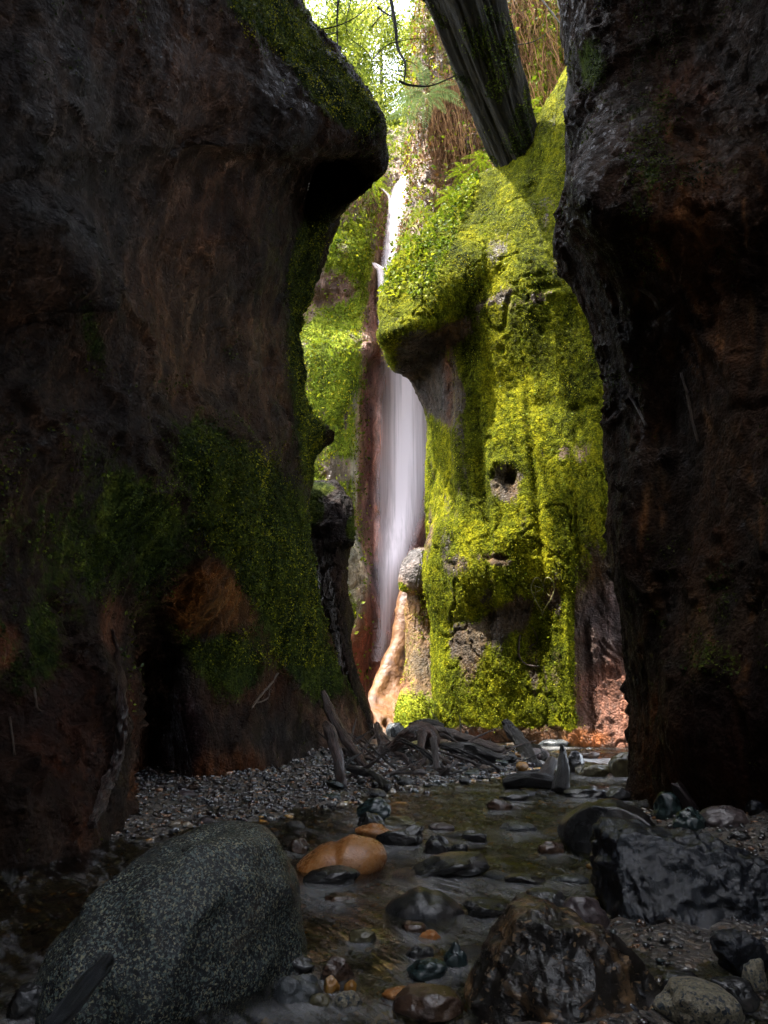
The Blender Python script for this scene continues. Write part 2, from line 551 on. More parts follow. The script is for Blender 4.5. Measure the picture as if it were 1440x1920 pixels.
DL = [(at(110, 560, 4.5), (.35, .8, .45), -.45), (at(180, 640, 4.5), (.16, .5, .6), .16),
      (at(400, 300, 5.2), (.5, .6, 1.2), .22), (at(340, 240, 5), (.12, .5, .5), -.14), (at(470, 600, 6.8), (.3, .6, 1.8), -.2),
      (at(560, 780, 8.4), (.3, .6, .3), .28), (at(520, 1000, 7.4), (.6, .8, .6), .15), (at(470, 900, 6.5), (.25, .6, .6), -.12),
      (at(395, 1150, 6.8), (.4, .5, .35), -.22), (at(330, 1400, 7), (.3, .6, .5), .12), (at(60, 1000, 4), (.5, .6, .5), .15),
      (at(440, 1400, 7.4), (.4, .5, .4), -.15), (at(130, 1400, 4.3), (.3, .5, .3), -.12), (at(260, 900, 5), (.25, .6, .4), -.12)]
rl = relief_streak(-32, 0.85, 3, 1.1)
P, amt = rockface(G, lambda p: rl(p) * 0.85, flip=False, dents=DL)
ML = [(600, 140, 40, 150, -40, .75), (500, 20, 45, 90, -60, .7), (660, 185, 30, 70, -45, .6), (575, 650, 34, 180, 0, .95), (590, 760, 30, 60, 0, .6), (585, 440, 26, 110, 20, .7),  # moss on brow and inner edge painted denser to imitate rim light
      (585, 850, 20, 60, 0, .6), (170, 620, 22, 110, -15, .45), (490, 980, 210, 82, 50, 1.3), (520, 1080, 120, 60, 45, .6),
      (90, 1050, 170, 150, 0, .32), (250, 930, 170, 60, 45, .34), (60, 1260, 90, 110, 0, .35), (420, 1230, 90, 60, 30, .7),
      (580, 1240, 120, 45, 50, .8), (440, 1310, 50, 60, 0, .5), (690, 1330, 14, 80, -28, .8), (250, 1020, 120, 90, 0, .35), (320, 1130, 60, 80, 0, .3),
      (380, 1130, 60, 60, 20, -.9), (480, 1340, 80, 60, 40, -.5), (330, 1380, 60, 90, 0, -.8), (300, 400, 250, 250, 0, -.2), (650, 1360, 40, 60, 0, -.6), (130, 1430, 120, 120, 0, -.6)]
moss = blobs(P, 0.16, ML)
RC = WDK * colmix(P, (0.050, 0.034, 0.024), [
    (360, 330, 120, 330, 12, .8, (0.13, 0.085, 0.06)), (420, 680, 130, 260, -32, .8, (0.13, 0.085, 0.05)), (130, 280, 130, 260, -20, .7, (0.07, 0.065, 0.06)),
    (400, 1140, 75, 75, 30, 1, (0.22, 0.105, 0.03)), (450, 1250, 90, 90, 20, .7, (0.13, 0.06, 0.025)), (600, 1180, 45, 110, -35, .9, (0.16, 0.07, 0.045)),
    (640, 1380, 60, 90, -10, 1, (0.22, 0.14, 0.10)), (400, 1450, 190, 45, -8, .9, (0.16, 0.065, 0.02)), (130, 1380, 130, 170, 0, .9, (0.07, 0.028, 0.015)),
    (10, 1210, 30, 40, 0, 1, (0.30, 0.12, 0.06)), (335, 1400, 45, 110, 0, .9, (0.07, 0.04, 0.045)), (540, 1400, 70, 60, 0, .8, (0.05, 0.05, 0.05)),
    (340, 960, 90, 60, 30, .6, (0.10, 0.06, 0.06)), (210, 1170, 25, 60, 0, .9, (0.20, 0.09, 0.05))])
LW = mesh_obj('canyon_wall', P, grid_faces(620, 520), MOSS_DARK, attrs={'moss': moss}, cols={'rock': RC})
tag(LW, 'huge dark left canyon wall with mossy brow overhanging the stream', 'rock wall')
LWP, LWM = P.reshape(620, 520, 3), moss.reshape(620, 520)

# ---- right dark wall
BR = [(0.35, 0.8, 0), (3.0, 1.8, 0)]
Edge = [(-500, 1060), (-250, 1078), (-60, 1088), (20, 1083), (70, 1084), (110, 1100), (150, 1090), (185, 1062), (215, 1058), (270, 1056), (340, 1038), (400, 1041), (450, 1054), (490, 1078), (560, 1110), (640, 1131),
        (760, 1146), (900, 1157), (1060, 1167), (1200, 1173), (1350, 1187), (1450, 1192), (1520, 1190), (1600, 1186), (1750, 1180)]
Rrows = []
for py, ex in Edge:
    bul = math.exp(-((py - 380) / 130) ** 2)
    lean = max(0, (300 - py) / 800)
    Rrows.append((py, [(1900, 3.0 - .4 * lean), (1640, 3.5 - .4 * lean), (1480, 4.3 - .5 * lean), (1380, 4.7 - .3 * bul), (1300, 5.1 - .5 * bul), (ex + (1300 - ex) * .55, 5.4 - .6 * bul), (ex + (1300 - ex) * .2, 5.65 - .5 * bul), (ex, 6.1)], BR))
C = rows_px(Rrows)
A = C[:, 0]; z = A[:, 2]
pre1 = np.stack([np.maximum(A[:, 0] * 1.02, 2.2), np.full(len(A), 1.2), z], 1)
pre2 = np.stack([np.full(len(A), 2.8), np.full(len(A), -3.0), z], 1)
C = np.concatenate([pre2[:, None], pre1[:, None], C], 1)
shade_roof = C[0].copy(); shade_roof[:, 0] = np.minimum(shade_roof[:, 0], np.array([1.5, 2.8, 2.7, 1.7, 1.9, 2.1, 2.3, 2.5, 9, 9, 9, 9])); shade_roof[:, 2] += 1.5  # unseen right overhang, shaped to set how much skylight enters
top1 = shade_roof + [1.0, 0, 1.2]; top2 = top1 + [6, 0, 1.5]
C = np.concatenate([top2[None], top1[None], shade_roof[None], C], 0)
rear_block = C[:, 0].copy(); rear_block[:, 0] = 0.4; rear_block[:, 1] = -4.4  # added closure on the right side, unseen, cuts light from behind
rear_block2 = rear_block.copy(); rear_block2[:, 0] = .8; rear_block2[:, 1] = -8
C = np.concatenate([rear_block2[:, None], rear_block[:, None], C], 1)
G = loft(C, 520, 330)
rr = relief_streak(12, 0.9, 41, 1.15)
P, amt = rockface(G, lambda p: rr(p) * 0.75, flip=True, dents=[(at(1400, 650, 4.7), (.3, .5, .8), .12), (at(1240, 800, 5.3), (.15, .4, 1.2), .1), (at(1220, 860, 5.6), (.05, .2, .1), -.15), (at(1400, 1380, 4.8), (.8, .6, .7), -.5)])
moss = blobs(P, 0.14, [(1200, 430, 45, 220, 8, .22), (1230, 180, 90, 200, 0, .12), (1110, 120, 30, 60, 0, .5), (1330, 1250, 60, 60, 0, .3)])
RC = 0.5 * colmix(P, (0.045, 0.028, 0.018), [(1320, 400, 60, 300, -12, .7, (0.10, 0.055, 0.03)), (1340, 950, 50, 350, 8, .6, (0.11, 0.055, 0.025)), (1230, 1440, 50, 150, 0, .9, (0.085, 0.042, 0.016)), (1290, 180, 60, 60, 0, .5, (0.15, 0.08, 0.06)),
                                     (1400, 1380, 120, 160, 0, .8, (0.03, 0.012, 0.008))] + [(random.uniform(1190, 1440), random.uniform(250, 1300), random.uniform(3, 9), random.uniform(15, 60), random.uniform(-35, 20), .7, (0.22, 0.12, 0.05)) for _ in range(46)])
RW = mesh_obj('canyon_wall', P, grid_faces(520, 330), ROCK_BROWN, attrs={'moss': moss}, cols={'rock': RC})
tag(RW, 'dark brown streaked rock wall filling the right side of the gorge', 'rock wall')
RWP, RWM = P.reshape(520, 330, 3), moss.reshape(520, 330)

# ---- the big mossy rock in the middle
Grows = [
    # behind the crest
    [(820, 470, 15.0), (820, 460, 14.8), (850, 430, 14.6), (900, 360, 14.5), (960, 310, 14.3), (1020, 250, 14.2), (1080, 130, 13.8), (1170, 0, 13.4), (1300, -160, 13)],
    [(775, 500, 13.2), (745, 497, 12.6), (775, 455, 12.6), (850, 378, 12.8), (930, 322, 12.8), (1000, 262, 12.6), (1062, 150, 12.2), (1150, 20, 11.8), (1290, -130, 11.2)],
    [(765, 545, 13.2), (727, 548, 12.1), (775, 520, 11.9), (850, 455, 11.9), (930, 405, 11.9), (1000, 350, 11.8), (1075, 270, 11.4), (1160, 170, 11.0), (1290, 60, 10.5)],
    [(760, 600, 13.4), (719, 612, 11.7), (765, 590, 11.4), (845, 530, 11.4), (925, 475, 11.5), (1000, 430, 11.4), (1080, 370, 11.1), (1165, 300, 10.7), (1290, 240, 10.2)],
    [(765, 640, 13.6), (718, 634, 11.7), (770, 617, 11.3), (850, 580, 11.7), (925, 535, 11.5), (1000, 505, 11.1), (1080, 480, 10.9), (1165, 440, 10.5), (1290, 400, 10.0)],
    [(770, 662, 14.0), (730, 652, 12.3), (780, 645, 12.2), (850, 612, 11.95), (925, 580, 11.5), (1000, 565, 11.1), (1080, 550, 10.8), (1165, 530, 10.4), (1290, 500, 10.0)],
    [(785, 700, 14.4), (757, 698, 13.4), (800, 690, 13.2), (850, 665, 12.2), (925, 640, 11.5), (1005, 630, 11.1), (1085, 620, 10.8), (1165, 610, 10.4), (1290, 600, 10.0)],
    [(800, 770, 14.6), (784, 765, 13.9), (815, 762, 13.4), (850, 755, 12.1), (930, 745, 11.5), (1010, 740, 11.1), (1085, 735, 10.8), (1165, 730, 10.4), (1290, 730, 10.0)],
    [(805, 860, 14.8), (792, 855, 14.1), (818, 853, 13.3), (846, 850, 12.1), (925, 850, 11.4), (1005, 850, 11.0), (1085, 850, 10.7), (1165, 850, 10.4), (1290, 850, 10.0)],
    [(800, 960, 14.8), (790, 960, 14.2), (812, 960, 13.4), (832, 960, 12.2), (915, 960, 11.3), (1000, 960, 10.9), (1085, 960, 10.6), (1165, 960, 10.4), (1290, 960, 10.1)],
    [(810, 1060, 14.8), (800, 1060, 14.2), (812, 1060, 13.3), (824, 1060, 12.1), (905, 1060, 11.2), (995, 1060, 10.9), (1085, 1060, 10.6), (1165, 1060, 10.5), (1290, 1060, 10.2)],
    [(820, 1170, 14.8), (815, 1170, 14.2), (820, 1170, 13.2), (828, 1170, 12.2), (910, 1170, 11.5), (1000, 1170, 11.2), (1080, 1170, 10.8), (1165, 1170, 10.6), (1290, 1170, 10.3)],
    [(820, 1280, 14.8), (812, 1280, 14.2), (816, 1280, 13.2), (826, 1280, 12.2), (905, 1280, 11.6), (995, 1280, 11.3), (1075, 1280, 10.9), (1165, 1280, 10.7), (1290, 1280, 10.4)],
    [(820, 1365, 14.8), (806, 1365, 14.2), (808, 1365, 13.0), (816, 1365, 12.2), (900, 1372, 11.7), (990, 1376, 11.4), (1072, 1380, 11.0), (1165, 1390, 10.7), (1290, 1395, 10.4)],
    [(820, 1410, 14.8), (806, 1410, 14.2), (808, 1410, 13.0), (816, 1410, 12.4), (900, 1420, 12), (990, 1430, 11.7), (1072, 1430, 11.2), (1165, 1440, 10.9), (1290, 1450, 10.6)],
]
C = np.array([[at(*p) for p in r] for r in Grows])
bk = C[0] + [0.2, 1.2, -1.5]
C = np.concatenate([bk[None], C], 0)
G = loft(C, 640, 420)
rg = relief_streak(25, 0.8, 77, 1.0)
DG = [(at(870, 960, 12), (.10, .5, 2.6), .16), (at(905, 980, 11.6), (.07, .5, 2.2), -.14), (at(1120, 900, 10.6), (.12, .5, 2.2), .14), (at(1000, 900, 11), (.06, .5, 1.6), -.12), (at(1020, 548, 11.1), (.22, .5, .05), -.07), (at(940, 870, 11.1), (.14, .5, .13), .20), (at(952, 895, 11.2), (.10, .5, .12), -.22), (at(965, 1010, 11.2), (.2, .5, .2), .10), (at(930, 1050, 11.3), (.16, .5, .05), -.09),
      (at(1005, 530, 11.2), (.2, .5, .05), -.12), (at(1040, 560, 11), (.2, .5, .09), .1), (at(930, 1150, 11.3), (.4, .5, .14), -.16), (at(1066, 1230, 10.9), (.05, .4, .9), .09), (at(1100, 1250, 10.8), (.08, .4, .9), -.08),
      (at(900, 700, 11.6), (.2, .5, .3), .1), (at(1010, 760, 11.2), (.3, .5, .2), -.08), (at(860, 1100, 11.9), (.14, .5, .6), .12), (at(1000, 1200, 11.4), (.3, .5, .2), -.1), (at(1090, 760, 10.8), (.3, .5, .1), -.1),
      (at(850, 720, 12), (.08, .4, .5), -.15), (at(1075, 1000, 10.8), (.05, .4, .6), -.1)]
P, amt = rockface(G, lambda p: rg(p) * 0.78, flip=True, dents=DG)
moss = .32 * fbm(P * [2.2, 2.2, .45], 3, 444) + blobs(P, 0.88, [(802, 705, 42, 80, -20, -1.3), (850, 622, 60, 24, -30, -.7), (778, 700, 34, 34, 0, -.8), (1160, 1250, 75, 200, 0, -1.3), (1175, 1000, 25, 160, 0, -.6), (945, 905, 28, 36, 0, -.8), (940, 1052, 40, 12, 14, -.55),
                       (940, 1165, 90, 26, -28, -.6), (1020, 1240, 40, 70, 10, -.4), (880, 1240, 25, 60, 0, -.35), (838, 720, 12, 80, 0, -.5), (960, 1385, 160, 22, 0, -1.3), (1080, 850, 40, 30, 0, -.5), (1090, 500, 60, 50, 0, -.4), (1000, 560, 50, 16, -20, -.5), (930, 560, 50, 10, -25, -.4),
                       (860, 1060, 25, 20, 0, -.3), (800, 1000, 14, 60, 0, -.4), (930, 470, 70, 20, -60, -.3), (1045, 1120, 40, 40, 0, -.35), (870, 1200, 40, 40, 0, -.3), (760, 480, 60, 60, 0, .3), (1065, 1200, 12, 190, 0, .7)])
RC = colmix(P, (0.085, 0.058, 0.022), [(1150, 1200, 90, 110, 0, .9, (0.10, 0.075, 0.075)), (1150, 1330, 90, 100, 0, 1, (0.20, 0.105, 0.075)), (838, 730, 14, 90, 0, .9, (0.15, 0.06, 0.02)), (795, 690, 60, 130, -15, 1, (0.035, 0.028, 0.022)),  # near-black patch under the ledge paints in the recess shade
                                     (950, 1385, 160, 30, 0, .9, (0.10, 0.05, 0.02)), (1085, 850, 40, 40, 0, .9, (0.2, 0.13, 0.11)), (945, 1170, 130, 70, -10, .9, (0.06, 0.042, 0.02)),
                                     (1100, 1385, 50, 20, 0, .9, (0.22, 0.08, 0.02)), (870, 1390, 70, 20, 0, .9, (0.16, 0.08, 0.06))])
GW = mesh_obj('mossy_rock', P, grid_faces(640, 420), MOSS_BRIGHT, attrs={'moss': moss}, cols={'rock': RC})
tag(GW, 'towering bright green mossy rock face with overhanging ledge right of the waterfall', 'rock face')
GWP, GWM = P.reshape(640, 420, 3), moss.reshape(640, 420)

# ---- back cliff holding the fall
Brows = [
    (250, [(330, 18.0), (480, 18.8), (580, 19), (640, 19), (700, 19.3), (735, 19.8), (770, 20), (810, 19.4), (900, 19), (1050, 18)]),
    (305, [(330, 16.0), (480, 16.8), (580, 17), (640, 17), (700, 17.3), (735, 17.8), (770, 18), (810, 17.4), (900, 17), (1050, 16)]),
    (330, [(330, 15.5), (480, 16.2), (580, 16.3), (640, 16.4), (700, 16.8), (735, 17.3), (770, 17.5), (810, 16.9), (900, 16.5), (1050, 15.5)]),
    (400, [(330, 15.3), (480, 16.0), (580, 16.1), (640, 16.2), (695, 16.5), (730, 17.1), (770, 17.3), (810, 16.9), (900, 16.5), (1050, 15.5)]),
    (500, [(330, 15.2), (480, 15.9), (570, 15.9), (635, 16.0), (690, 16.3), (725, 16.9), (770, 17.3), (810, 17.0), (900, 16.6), (1050, 15.6)]),
    (590, [(330, 15.3), (480, 16.0), (570, 16.1), (635, 16.2), (685, 16.4), (720, 17.0), (770, 17.5), (810, 17.3), (900, 16.9), (1050, 15.8)]),
    (650, [(330, 15.0), (480, 15.6), (570, 15.5), (635, 15.5), (685, 15.8), (715, 16.8), (770, 17.8), (810, 17.6), (900, 17.2), (1050, 16)]),
    (700, [(330, 15.0), (480, 15.6), (570, 15.4), (635, 15.4), (672, 15.9), (684, 17.2), (770, 18.1), (810, 17.9), (900, 17.3), (1050, 16)]),
    (850, [(330, 14.8), (480, 15.4), (570, 15.5), (630, 15.6), (664, 16.0), (676, 17.4), (770, 18.3), (810, 18.0), (900, 17.3), (1050, 16)]),
    (1000, [(330, 14.8), (480, 15.4), (570, 15.4), (628, 15.5), (662, 15.9), (676, 17.4), (760, 18.2), (810, 17.8), (900, 17.2), (1050, 16)]),
    (1150, [(330, 14.8), (480, 15.4), (570, 15.3), (635, 15.4), (692, 15.9), (700, 17.0), (750, 17.6), (810, 17.4), (900, 17), (1050, 16)]),
    (1220, [(330, 14.8), (480, 15.4), (570, 15.2), (640, 15.4), (680, 15.9), (700, 16.6), (740, 17.2), (810, 17.2), (900, 17), (1050, 16)]),
    (1330, [(330, 14.6), (480, 15.0), (570, 15.1), (640, 15.4), (680, 15.9), (700, 16.4), (740, 16.8), (810, 17.0), (900, 17), (1050, 16)]),
    (1420, [(330, 14.6), (480, 15.0), (570, 15.1), (640, 15.4), (680, 15.9), (700, 16.4), (740, 16.8), (810, 17.0), (900, 17), (1050, 16)]),
]
C = rows_px(Brows)
G = loft(C, 520, 260)
rb = relief_streak(0, 1.0, 120, 0.8)
P0 = G.reshape(-1, 3); px_, py_ = proj(P0)
calm = 1 - sstep(672, 700, px_) * sstep(640, 720, py_) * 0.9
cm = calm
P, amt = rockface(G, lambda p: rb(p) * 0.75 * cm, flip=True, dents=[(at(640, 480, 16), (.6, 1, .5), .25), (at(600, 560, 16), (.5, 1, .25), -.3), (at(715, 950, 17.4), (.14, .8, .16), .2)])
moss = blobs(P, 0.66, [(735, 920, 50, 420, 0, -2.2), (790, 900, 80, 500, 0, -2), (690, 1260, 60, 80, 0, -1.6), (610, 540, 60, 30, 0, -.6), (630, 370, 50, 45, 0, -.35), (560, 560, 40, 40, 0, -.3), (635, 880, 30, 20, 0, -.6), (665, 1060, 26, 60, 0, -.5), (760, 350, 30, 60, 0, -1.2), (640, 690, 60, 60, 0, .3), (680, 520, 25, 90, 0, .3)])
RC = colmix(P, (0.17, 0.12, 0.075), [(735, 920, 70, 480, 0, 1, (0.22, 0.115, 0.10)), (690, 1240, 50, 120, 0, 1, (0.17, 0.07, 0.05)), (708, 860, 12, 200, 0, .7, (0.42, 0.25, 0.22)), (692, 850, 8, 180, 0, .8, (0.08, 0.035, 0.035)), (720, 1080, 30, 40, 0, .8, (0.05, 0.045, 0.055)),
                                     (665, 1080, 26, 110, 0, .8, (0.16, 0.18, 0.14)), (665, 800, 10, 200, 0, .6, (0.3, 0.3, 0.24)), (610, 560, 60, 60, 0, .6, (0.16, 0.11, 0.12)), (716, 955, 14, 14, 0, 1, (0.3, 0.12, 0.05))])
BC = mesh_obj('waterfall_cliff', P, grid_faces(520, 260), MOSS_BACK, attrs={'moss': moss}, cols={'rock': RC})
tag(BC, 'far cliff with moss and a wet red-brown channel where the waterfall runs down', 'cliff')
BCP, BCM = P.reshape(520, 260, 3), moss.reshape(520, 260)

# ---- vegetated upper right cliff
Vrows = []
for py, ex, d in [(-420, 850, 17.5), (-200, 830, 16.5), (-60, 800, 16), (60, 788, 15.8), (180, 780, 15.7), (290, 776, 15.6), (380, 776, 15.5), (470, 770, 15.4), (640, 770, 15.4)]:
    Vrows.append((py, [(ex, d + 3), (ex, d), (850, d - .4), (930, d - .6), (1010, d - .9), (1100, d - 1.3), (1250, d - 2)]))
C = rows_px(Vrows)
C = np.concatenate([(C[0] + [0, 3, 0.3])[None], C], 0)
G = loft(C, 300, 260)
rv = relief_streak(-5, 1.4, 160, 0.8)
P, amt = rockface(G, lambda p: rv(p), flip=True)
moss = blobs(P, 0.45, [(1020, 150, 60, 150, 20, .4), (820, 250, 60, 100, 0, -.4)])
RC = colmix(P, (0.13, 0.075, 0.035), [])
VC = mesh_obj('upper_cliff', P, grid_faces(300, 260), MOSS_BACK, attrs={'moss': moss}, cols={'rock': RC})
tag(VC, 'steep brown cliff hung with dead ferns and moss above the mossy rock face', 'cliff')
VCP, VCM = P.reshape(300, 260, 3), moss.reshape(300, 260)

# ---- orange chute, buttress with grey cap, dark knob pillar
Crows = []
for py, l, d in [(1040, 775, 15.6), (1090, 762, 15.4), (1130, 744, 15.2), (1200, 735, 15.0), (1240, 722, 14.8), (1275, 703, 14.5), (1300, 688, 14.2), (1325, 690, 13.8), (1350, 704, 13.5), (1400, 712, 13.3)]:
    Crows.append((py, [(l + 60, d + 1.5), (l + 8, d + .5), (l, d + .1), (l + 14, d), (l + 40, d + .15), (800, d + .5), (860, d + .9)]))
C = rows_px(Crows)
G = loft(C, 160, 120)
P, amt = rockface(G, lambda p: fbm(p * 1.2, 3, 9) * .08 + fbm(p * 7, 3, 19) * .012, flip=True, dents=[(at(724, 1357, 13.5), (.05, .3, .06), -.2)])
CH = mesh_obj('rock_chute', P, grid_faces(160, 120), stone_mat('orange_rock', (0.06, 0.02, 0.005), (0.125, 0.052, 0.014), (0.18, 0.085, 0.028), 2.2, 0.5, 0.05, bscale=11, speck=[(6, .6, (.07, .028, .01), .12)]), None)
tag(CH, 'smooth pale orange curved rock at the foot of the waterfall', 'rock')

Prow = []
for py, l, r, d in [(1028, 778, 805, 14.2), (1036, 765, 812, 14.0), (1060, 752, 820, 13.8), (1095, 748, 822, 13.8), (1108, 752, 822, 13.9), (1118, 760, 824, 14.1), (1150, 758, 828, 14.0), (1210, 758, 836, 13.8), (1270, 756, 842, 13.5), (1330, 742, 845, 13.1), (1365, 738, 845, 13.0), (1420, 735, 845, 12.9)]:
    Prow.append((py, [(l + 40, d + 1.2), (l, d + .4), (l + 12, d + .05), ((l + r) / 2, d), (r, d + .2), (r + 25, d + .8)]))
C = rows_px(Prow)
C = np.concatenate([(C[0] + [0, .7, 0.02])[None], C], 0)
G = loft(C, 220, 140)
rp = relief_streak(0, .5, 200, 1.4)
P, amt = rockface(G, lambda p: rp(p) * .8, flip=True)
moss = blobs(P, 0.3, [(790, 1065, 50, 35, 0, -1), (775, 1340, 60, 40, 0, .6), (755, 1100, 20, 12, 0, .5), (800, 1200, 50, 60, 0, .1)])
RC = colmix(P, (0.13, 0.08, 0.03), [(785, 1070, 60, 42, 0, 1, (0.10, 0.10, 0.105)), (740, 1310, 30, 60, 0, .9, (0.22, 0.10, 0.04)), (790, 1120, 40, 10, 0, .8, (0.05, 0.04, 0.03))])
BP = mesh_obj('rock_buttress', P, grid_faces(220, 140), MOSS_BACK, attrs={'moss': moss}, cols={'rock': RC})
tag(BP, 'ochre rock pillar with a grey boulder-like cap beside the fall', 'rock')
BPP, BPM = P.reshape(220, 140, 3), moss.reshape(220, 140)

Krow = []
for py, l, r, d in [(908, 600, 625, 11.4), (916, 575, 638, 11.1), (935, 558, 655, 10.9), (962, 556, 660, 10.8), (985, 575, 666, 10.8), (1015, 590, 664, 10.8), (1045, 597, 652, 10.9), (1100, 604, 649, 10.9), (1170, 612, 654, 10.9), (1250, 632, 664, 11.0), (1330, 655, 685, 11.3), (1400, 670, 700, 11.6)]:
    Krow.append((py, [(l - 30, d + .6), (l, d + .2), ((l + r) / 2, d), (r - 6, d + .1), (r, d + .4), (r - 12, d + 1.0)]))
C = rows_px(Krow)
C = np.concatenate([(C[0] + [0, .5, 0.02])[None], C], 0)
G = loft(C, 240, 130)
P, amt = rockface(G, lambda p: rp(p * 1.3) * 1.0, flip=True, dents=[(at(610, 985, 10.8), (.3, .4, .10), .10), (at(640, 1030, 10.8), (.2, .4, .10), -.10), (at(580, 925, 10.8), (.2, .4, .12), .08)])
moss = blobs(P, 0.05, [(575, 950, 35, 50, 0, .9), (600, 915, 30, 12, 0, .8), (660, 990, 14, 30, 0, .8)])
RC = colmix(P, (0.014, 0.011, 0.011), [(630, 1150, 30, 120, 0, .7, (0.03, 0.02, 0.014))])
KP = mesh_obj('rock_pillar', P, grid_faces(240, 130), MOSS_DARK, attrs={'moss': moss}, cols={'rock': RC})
tag(KP, 'dark wet rock pillar with a knobbly overhanging head on the left wall', 'rock')

# small rounded lobe behind the knob

# ------------------------------------------------------------------ stream
m, nt = new_mat('stream_water'); b = NB(nt)
FLOW = (0, 0, R(-32))
v = b.coord(scale=(1, 1, 1), rot=FLOW)
mp = b.n('ShaderNodeMapping'); b.L(v, mp.inputs[0]); mp.inputs['Scale'].default_value = (3.2, 0.9, 1)
mp2 = b.n('ShaderNodeMapping'); b.L(v, mp2.inputs[0]); mp2.inputs['Scale'].default_value = (12, 2.2, 1)
n1 = b.noise(mp.outputs[0], 1.4, 4, 0.55, 1.0)
n2 = b.noise(mp2.outputs[0], 2.0, 5, 0.6, 0.6)
nrm = b.bump(n1, 0.9, 0.09)
nrm = b.bump(n2, 0.9, 0.035, nrm)
tr = b.n('ShaderNodeBsdfTransparent'); tr.inputs[0].default_value = (0.5, 0.47, 0.30, 1)
gl = b.n('ShaderNodeBsdfGlossy'); gl.inputs['Roughness'].default_value = 0.08; b.L(nrm, gl.inputs['Normal'])
fr = b.n('ShaderNodeFresnel'); fr.inputs[0].default_value = 1.55; b.L(nrm, fr.inputs['Normal'])
mx = b.n('ShaderNodeMixShader'); b.L(fr.outputs[0], mx.inputs[0]); b.L(tr.outputs[0], mx.inputs[1]); b.L(gl.outputs[0], mx.inputs[2])
silk = b.n('ShaderNodeBsdfDiffuse'); silk.inputs[0].default_value = (0.55, 0.55, 0.55, 1)
fo = b.math('MULTIPLY', b.attr('foam'), b.ramp(n2, [(0.3, 0.15), (0.65, 1.0)]))
fo = b.math('ADD', fo, b.math('MULTIPLY', b.ramp(b.math('MULTIPLY', n1, n2), [(0.27, 0.0), (0.42, 1.0)]), 0.10), True)
mx2 = b.n('ShaderNodeMixShader'); b.L(fo, mx2.inputs[0]); b.L(mx.outputs[0], mx2.inputs[1]); b.L(silk.outputs[0], mx2.inputs[2])
b.out(mx2.outputs[0])
xs = np.linspace(-5, 6, 360); ys = np.linspace(0.5, 14.5, 620)
X, Y = np.meshgrid(xs, ys)
Pq = np.stack([X.ravel(), Y.ravel(), 0 * X.ravel()], 1)
ca, sa = math.cos(R(32)), math.sin(R(32))
Q = np.stack([Pq[:, 0] * ca + Pq[:, 1] * sa, -Pq[:, 0] * sa + Pq[:, 1] * ca, Pq[:, 2]], 1)
rip = fbm(Q * [5.0, 1.6, 1], 3, 301) * 0.010 + fbm(Q * [14, 5, 1], 2, 311) * 0.003
Zw = zw(Y).ravel() + rip
dz = (zw(Y + 0.03) - zw(Y - 0.03)).ravel() / 0.06
foam = np.clip(dz * 1.6 - 0.06, 0, 0.75) + 0.4 * sstep(8.4, 9.1, Y.ravel()) * sstep(9.4, 9.2, Y.ravel()) * sstep(2.2, 2.7, X.ravel())
WATER = mesh_obj('water', np.stack([X.ravel(), Y.ravel(), Zw], 1), grid_faces(*X.shape), m, attrs={'foam': np.clip(foam, 0, .8)})
tag(WATER, kind='structure')

